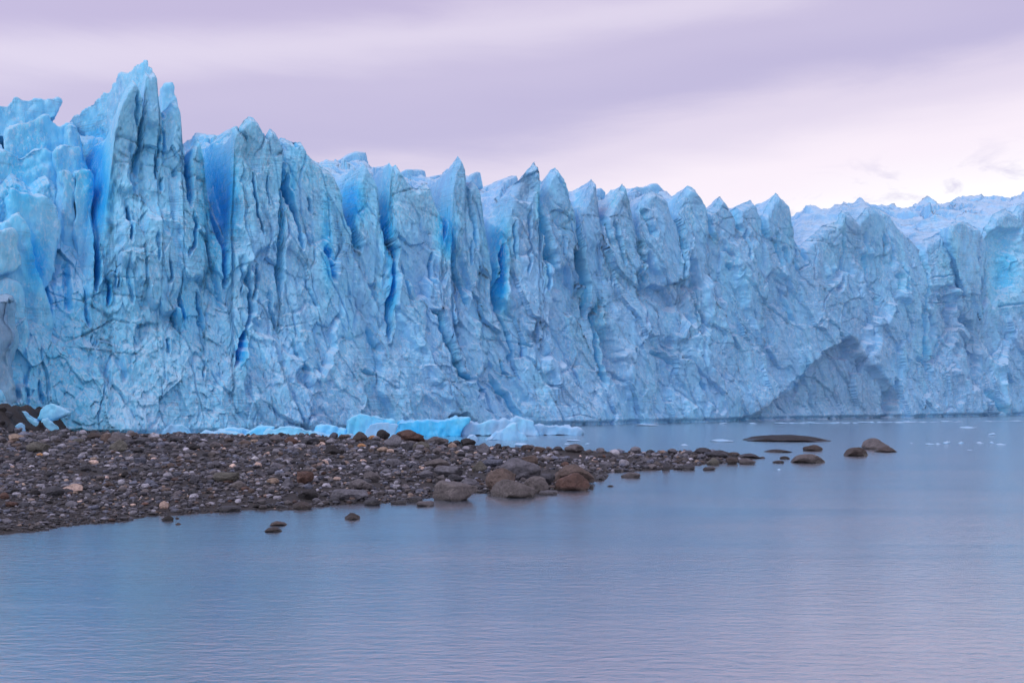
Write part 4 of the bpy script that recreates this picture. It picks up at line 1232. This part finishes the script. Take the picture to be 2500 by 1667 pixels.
for nm, sel, bs, fc in (('pebbles', order[:nbig], [rock_shape(V1, 'raa'[i % 3], 800 + i) for i in range(15)], F1), ('gravel', order[nbig:], base_rocks_lo, FL)):
    v, f, c = scatter(sel, bs, fc)
    o = obj(nm, crisp(make_mesh(nm, v, f, PEBBLE, True, None, {'stone': ('FLOAT_COLOR', c)}), .6))
    tag(o, 'small mixed grey and brown pebbles covering the beach' if nm == 'pebbles' else 'fine dark gravel between the beach stones', nm, kind='stuff')

# ------------------------------------------------------------------ dark moraine against the ice, far left
def solid(name, poly, D, depth, mat, label, cat, color=None, bl=(0.3, .1), **kw):
    rx = (sum(p[0] for p in poly) / len(poly) - CX) / F
    o = ice_block(name, poly, D, 0.0, depth, kw.pop('lean', 0.1), back=(rx, 1.0), mat=mat, bl=bl, **kw)
    tag(o, label, cat)
    if color:
        o.color = (*color, 1)
    return o


solid('moraine_mound', [(42, 1078), (47, 1060), (56, 1047), (70, 1045), (86, 1047), (91, 1036), (96, 1032), (102, 1033), (105, 1043), (122, 1056), (132, 1056), (148, 1050), (147, 1055), (124, 1067), (112, 1076)], 104, 4, STONE, 'black moraine ridge with a pointed knob before the white ice lumps', 'moraine', (.022, .021, .022), voxel=.2, smooth=1, noise=(.2, .8), fine=(.08, .3), rnd=202)

# ------------------------------------------------------------------ ice in the water
ICE_BITS = [
 ('ice_floe', [(847, 1080), (848, 1025), (858, 1016), (880, 1012), (912, 1013), (940, 1018), (955, 1025), (965, 1035), (968, 1080)], 113.0, 6, (.62, .06), 'deep blue dome of floating ice, tallest floe behind the ridge'),
 ('ice_floe', [(888, 1080), (893, 1050), (905, 1035), (930, 1030), (955, 1031), (970, 1037), (966, 1055), (958, 1080)], 111.0, 2.5, (.22, .06), 'pale rounded lobe of ice lying in front of the blue dome'),
 ('ice_floe', [(966, 1068), (970, 1030), (1000, 1028), (1060, 1027), (1110, 1022), (1146, 1018), (1147, 1028), (1135, 1040), (1120, 1068)], 119.0, 9, (.80, .05), 'long flat topped slab of deep blue ice behind the rust red boulder'),
 ('ice_floe', [(1106, 1066), (1112, 1050), (1125, 1040), (1130, 1030), (1148, 1029), (1160, 1033), (1175, 1032), (1200, 1026), (1215, 1027), (1234, 1020), (1236, 1027), (1250, 1027), (1262, 1018), (1285, 1021), (1304, 1026), (1306, 1040), (1316, 1066)], 120.0, 6, (.22, .15), 'jagged whitish floe right of the deep blue slab'),
 ('ice_floe', [(1284, 1065), (1288, 1038), (1330, 1037), (1370, 1040), (1400, 1045), (1425, 1047), (1428, 1058), (1418, 1065)], 122.0, 4, (.24, .1), 'long low tongue of ice pointing right over open water'),
 ('ice_floe', [(1180, 1078), (1200, 1066), (1215, 1050), (1235, 1042), (1258, 1035), (1262, 1032), (1264, 1050), (1285, 1060), (1291, 1078)], 109.0, 3, (.22, .08), 'small pale ice pyramid in front of the jagged floe'),
 ('ice_chunk', [(1138, 1076), (1146, 1062), (1156, 1060), (1164, 1064), (1168, 1076)], 109.0, 1.2, (.1, .05), 'small white ice lump left of the pale pyramid'),
 ('ice_floe', [(393, 1080), (400, 1050), (415, 1037), (440, 1036), (455, 1045), (465, 1055), (500, 1080)], 114.0, 4, (.32, .12), 'white topped floe furthest left behind the ridge'),
 ('ice_floe', [(445, 1082), (470, 1062), (500, 1056), (540, 1052), (580, 1055), (600, 1062), (622, 1082)], 112.5, 4, (.48, .06), 'low smooth blue floe, second from the left behind the ridge'),
 ('ice_floe', [(524, 1070), (535, 1050), (560, 1044), (590, 1045), (612, 1050), (606, 1070)], 117.0, 4, (.40, .06), 'grey blue humped floe behind the low smooth one'),
 ('ice_floe', [(590, 1082), (605, 1055), (630, 1043), (655, 1038), (672, 1040), (660, 1060), (655, 1082)], 115.5, 4, (.70, .05), 'darker blue wedge of ice between two paler floes'),
 ('ice_floe', [(630, 1084), (645, 1058), (655, 1048), (700, 1040), (725, 1043), (760, 1050), (800, 1060), (832, 1068), (842, 1084)], 113.5, 5, (.50, .10), 'widest light blue floe left of the blue dome'),
 ('ice_floe', [(762, 1075), (775, 1040), (800, 1037), (830, 1043), (848, 1050), (850, 1075)], 117.5, 4, (.62, .05), 'flat blue floe partly behind the blue dome'),
 ('ice_chunk', [(822, 1082), (828, 1066), (845, 1062), (858, 1060), (866, 1068), (864, 1082)], 108.0, 1.5, (.05, .05), 'white crumbled ice at the foot of the blue dome'),
 ('ice_lump', [(95, 1024), (98, 1002), (105, 990), (118, 985), (130, 988), (148, 996), (168, 1006), (168, 1011), (150, 1018), (125, 1024)], 108.5, 2.6, (.24, .06), 'fish shaped ice lump jutting right above the moraine'),
 ('ice_lump', [(28, 1062), (33, 1020), (45, 1005), (60, 1003), (75, 1012), (85, 1025), (96, 1030), (98, 1062)], 108.0, 3.5, (.10, .08), 'rounded white ice lump right of the black mound'),
 ('ice_lump', [(92, 1066), (100, 1024), (112, 1018), (128, 1030), (143, 1042), (150, 1066)], 107.0, 2.6, (.22, .08), 'sloping ice lump under the fish shaped one'),
 ('ice_lump', [(34, 1068), (36, 1040), (46, 1032), (56, 1036), (60, 1050), (58, 1068)], 103.0, 1.4, (.0, .05), 'small white ice ball between mound and dark ridge'),
 ('ice_lump', [(112, 1078), (132, 1061), (150, 1056), (160, 1062), (168, 1078)], 101.5, 2.0, (.28, .06), 'pale blue ice patch on the beach below the dark ridge'),
]
for i, (nm, poly, D0, dp, bl, lab) in enumerate(ICE_BITS):
    o = ice_block(nm, poly, D0, 0.0, dp, .12, back=((poly[len(poly) // 2][0] - CX) / F - .05, 0.99), mat=FLOE, bl=(bl[0] + (.16 if nm == 'ice_lump' else -.12), bl[1] + .10), voxel=0.12 if dp < 3 else 0.16, smooth=2, noise=(0.16 if dp < 3 else .3, 1.1), fine=(.07, .3), taper=.92, drop=.25, rnd=300 + i, base_z=0)
    tag(o, lab, 'ice' if nm == 'ice_lump' else 'ice floe' if nm == 'ice_floe' else 'ice chunk', 'floating ice behind the beach' if nm != 'ice_lump' else 'ice lumps at the glacier foot')


def chunk_mesh(seed):
    p = rock_shape(V1, 'a', seed)
    p[:, 2] += 0.5
    d = p.copy()
    p[:, 2] *= 0.5 + 0.7 * np.abs(fbm3(d * 3.5 + seed, seed, 2))
    p[:, 2] -= 0.12
    me = make_mesh('ice_chunk', p, F1, FLOE, True, None, {'blue': ('FLOAT', np.full(len(p), 0.02))})
    return me


CH = [chunk_mesh(40 + 3 * i) for i in range(7)]


def chunk(x0, y0, x1, y1, lab, group=None, seed=0):
    r = random.Random(seed)
    D0 = F * H / (y1 - HZ)
    wm = (x1 - x0) / F * D0
    o = bpy.data.objects.new('ice_chunk', CH[r.randrange(len(CH))])
    col.objects.link(o)
    o.location = (((x0 + x1) / 2 - CX) / F * D0, D0 + .2 * wm, 0)
    o.scale = (wm, wm * .6, max((y1 - y0) / F * D0 * .8, .1))
    o.rotation_euler = (0, 0, r.uniform(-.3, .3))
    tag(o, lab, 'ice chunk', group)


CHUNKS = [(1255, 1075, 1290, 1090, 'white ice bit with a raised horn near the far shore'), (1187, 1084, 1206, 1095, 'small white ice bit between stones at the far shore'), (1382, 1070, 1417, 1077, 'flat white ice bit on open water below the ice tongue'),
          (1429, 1079, 1440, 1085, 'tiny ice bit right of the flat white one'), (1376, 1081, 1396, 1085, 'thin ice sliver behind the large far edge boulder'), (1437, 1102, 1456, 1108, 'ice crumb stranded right of the large far edge boulder'), (1479, 1101, 1503, 1112, 'white ice crumb stranded on the far side of the spit'),
          (1735, 1070, 1793, 1078, 'long thin ice bit left of the black skerry'), (1662, 1082, 1681, 1088, 'small ice bit between spit and skerry'), (2346, 1038, 2389, 1045, 'thin ice strip on the far right water below the brash line'), (2414, 1054, 2433, 1062, 'small horned ice bit, far right'),
          (2260, 1079, 2285, 1086, 'low ice bit, first of the row on the right water'), (2285, 1079, 2298, 1085, 'small ice bit, second of the row on the right water'), (2304, 1072, 2321, 1084, 'tall pointed ice bit in the row on the right water'), (2341, 1073, 2353, 1083, 'narrow pointed ice bit in the row on the right water'),
          (2385, 1076, 2404, 1082, 'flat ice bit right of the narrow pointed one'), (2417, 1075, 2428, 1083, 'round ice bit near the right end of the row'), (2433, 1080, 2461, 1086, 'long flat ice bit, last of the row on the right'), (2222, 1079, 2229, 1083, 'tiny ice speck left of the row on the right water'), (2362, 1096, 2374, 1100, 'tiny ice speck below the row on the right water'), (1898, 1143, 1908, 1147, 'tiny ice speck floating in front of the broad tan rock'),
          (1552, 1032, 1610, 1039, 'thin white ice strip at the foot of the ice wall, centre'), (1756, 1030, 1775, 1035, 'small ice strip at the wall foot left of the dark alcove'), (1828, 1030, 1850, 1035, 'small ice strip at the wall foot under the dark alcove')]
for i, (x0, y0, x1, y1, lab) in enumerate(CHUNKS):
    chunk(x0, y0, x1, y1, lab, 'small ice bits drifting on the lake', 70 + i)
for i in range(40):
    if i < 32:
        xx = 1905 + 455 * (i + rng.uniform(-.4, .4)) / 32
        yb = 1034.5 - (xx - 1905) * 0.010 + rng.uniform(-.6, .6)
    else:
        xx = 2405 + 110 * (i - 32 + rng.uniform(-.4, .4)) / 8
        yb = 1028.5 + rng.uniform(-.6, .6)
    wpx = rng.uniform(12, 30)
    chunk(xx - wpx / 2, yb - rng.uniform(3.0, 7.5) * (.8 if i < 32 else .5), xx + wpx / 2, yb, 'white ice bit in the long brash line before the ice wall', 'brash ice line before the ice wall', 200 + i)
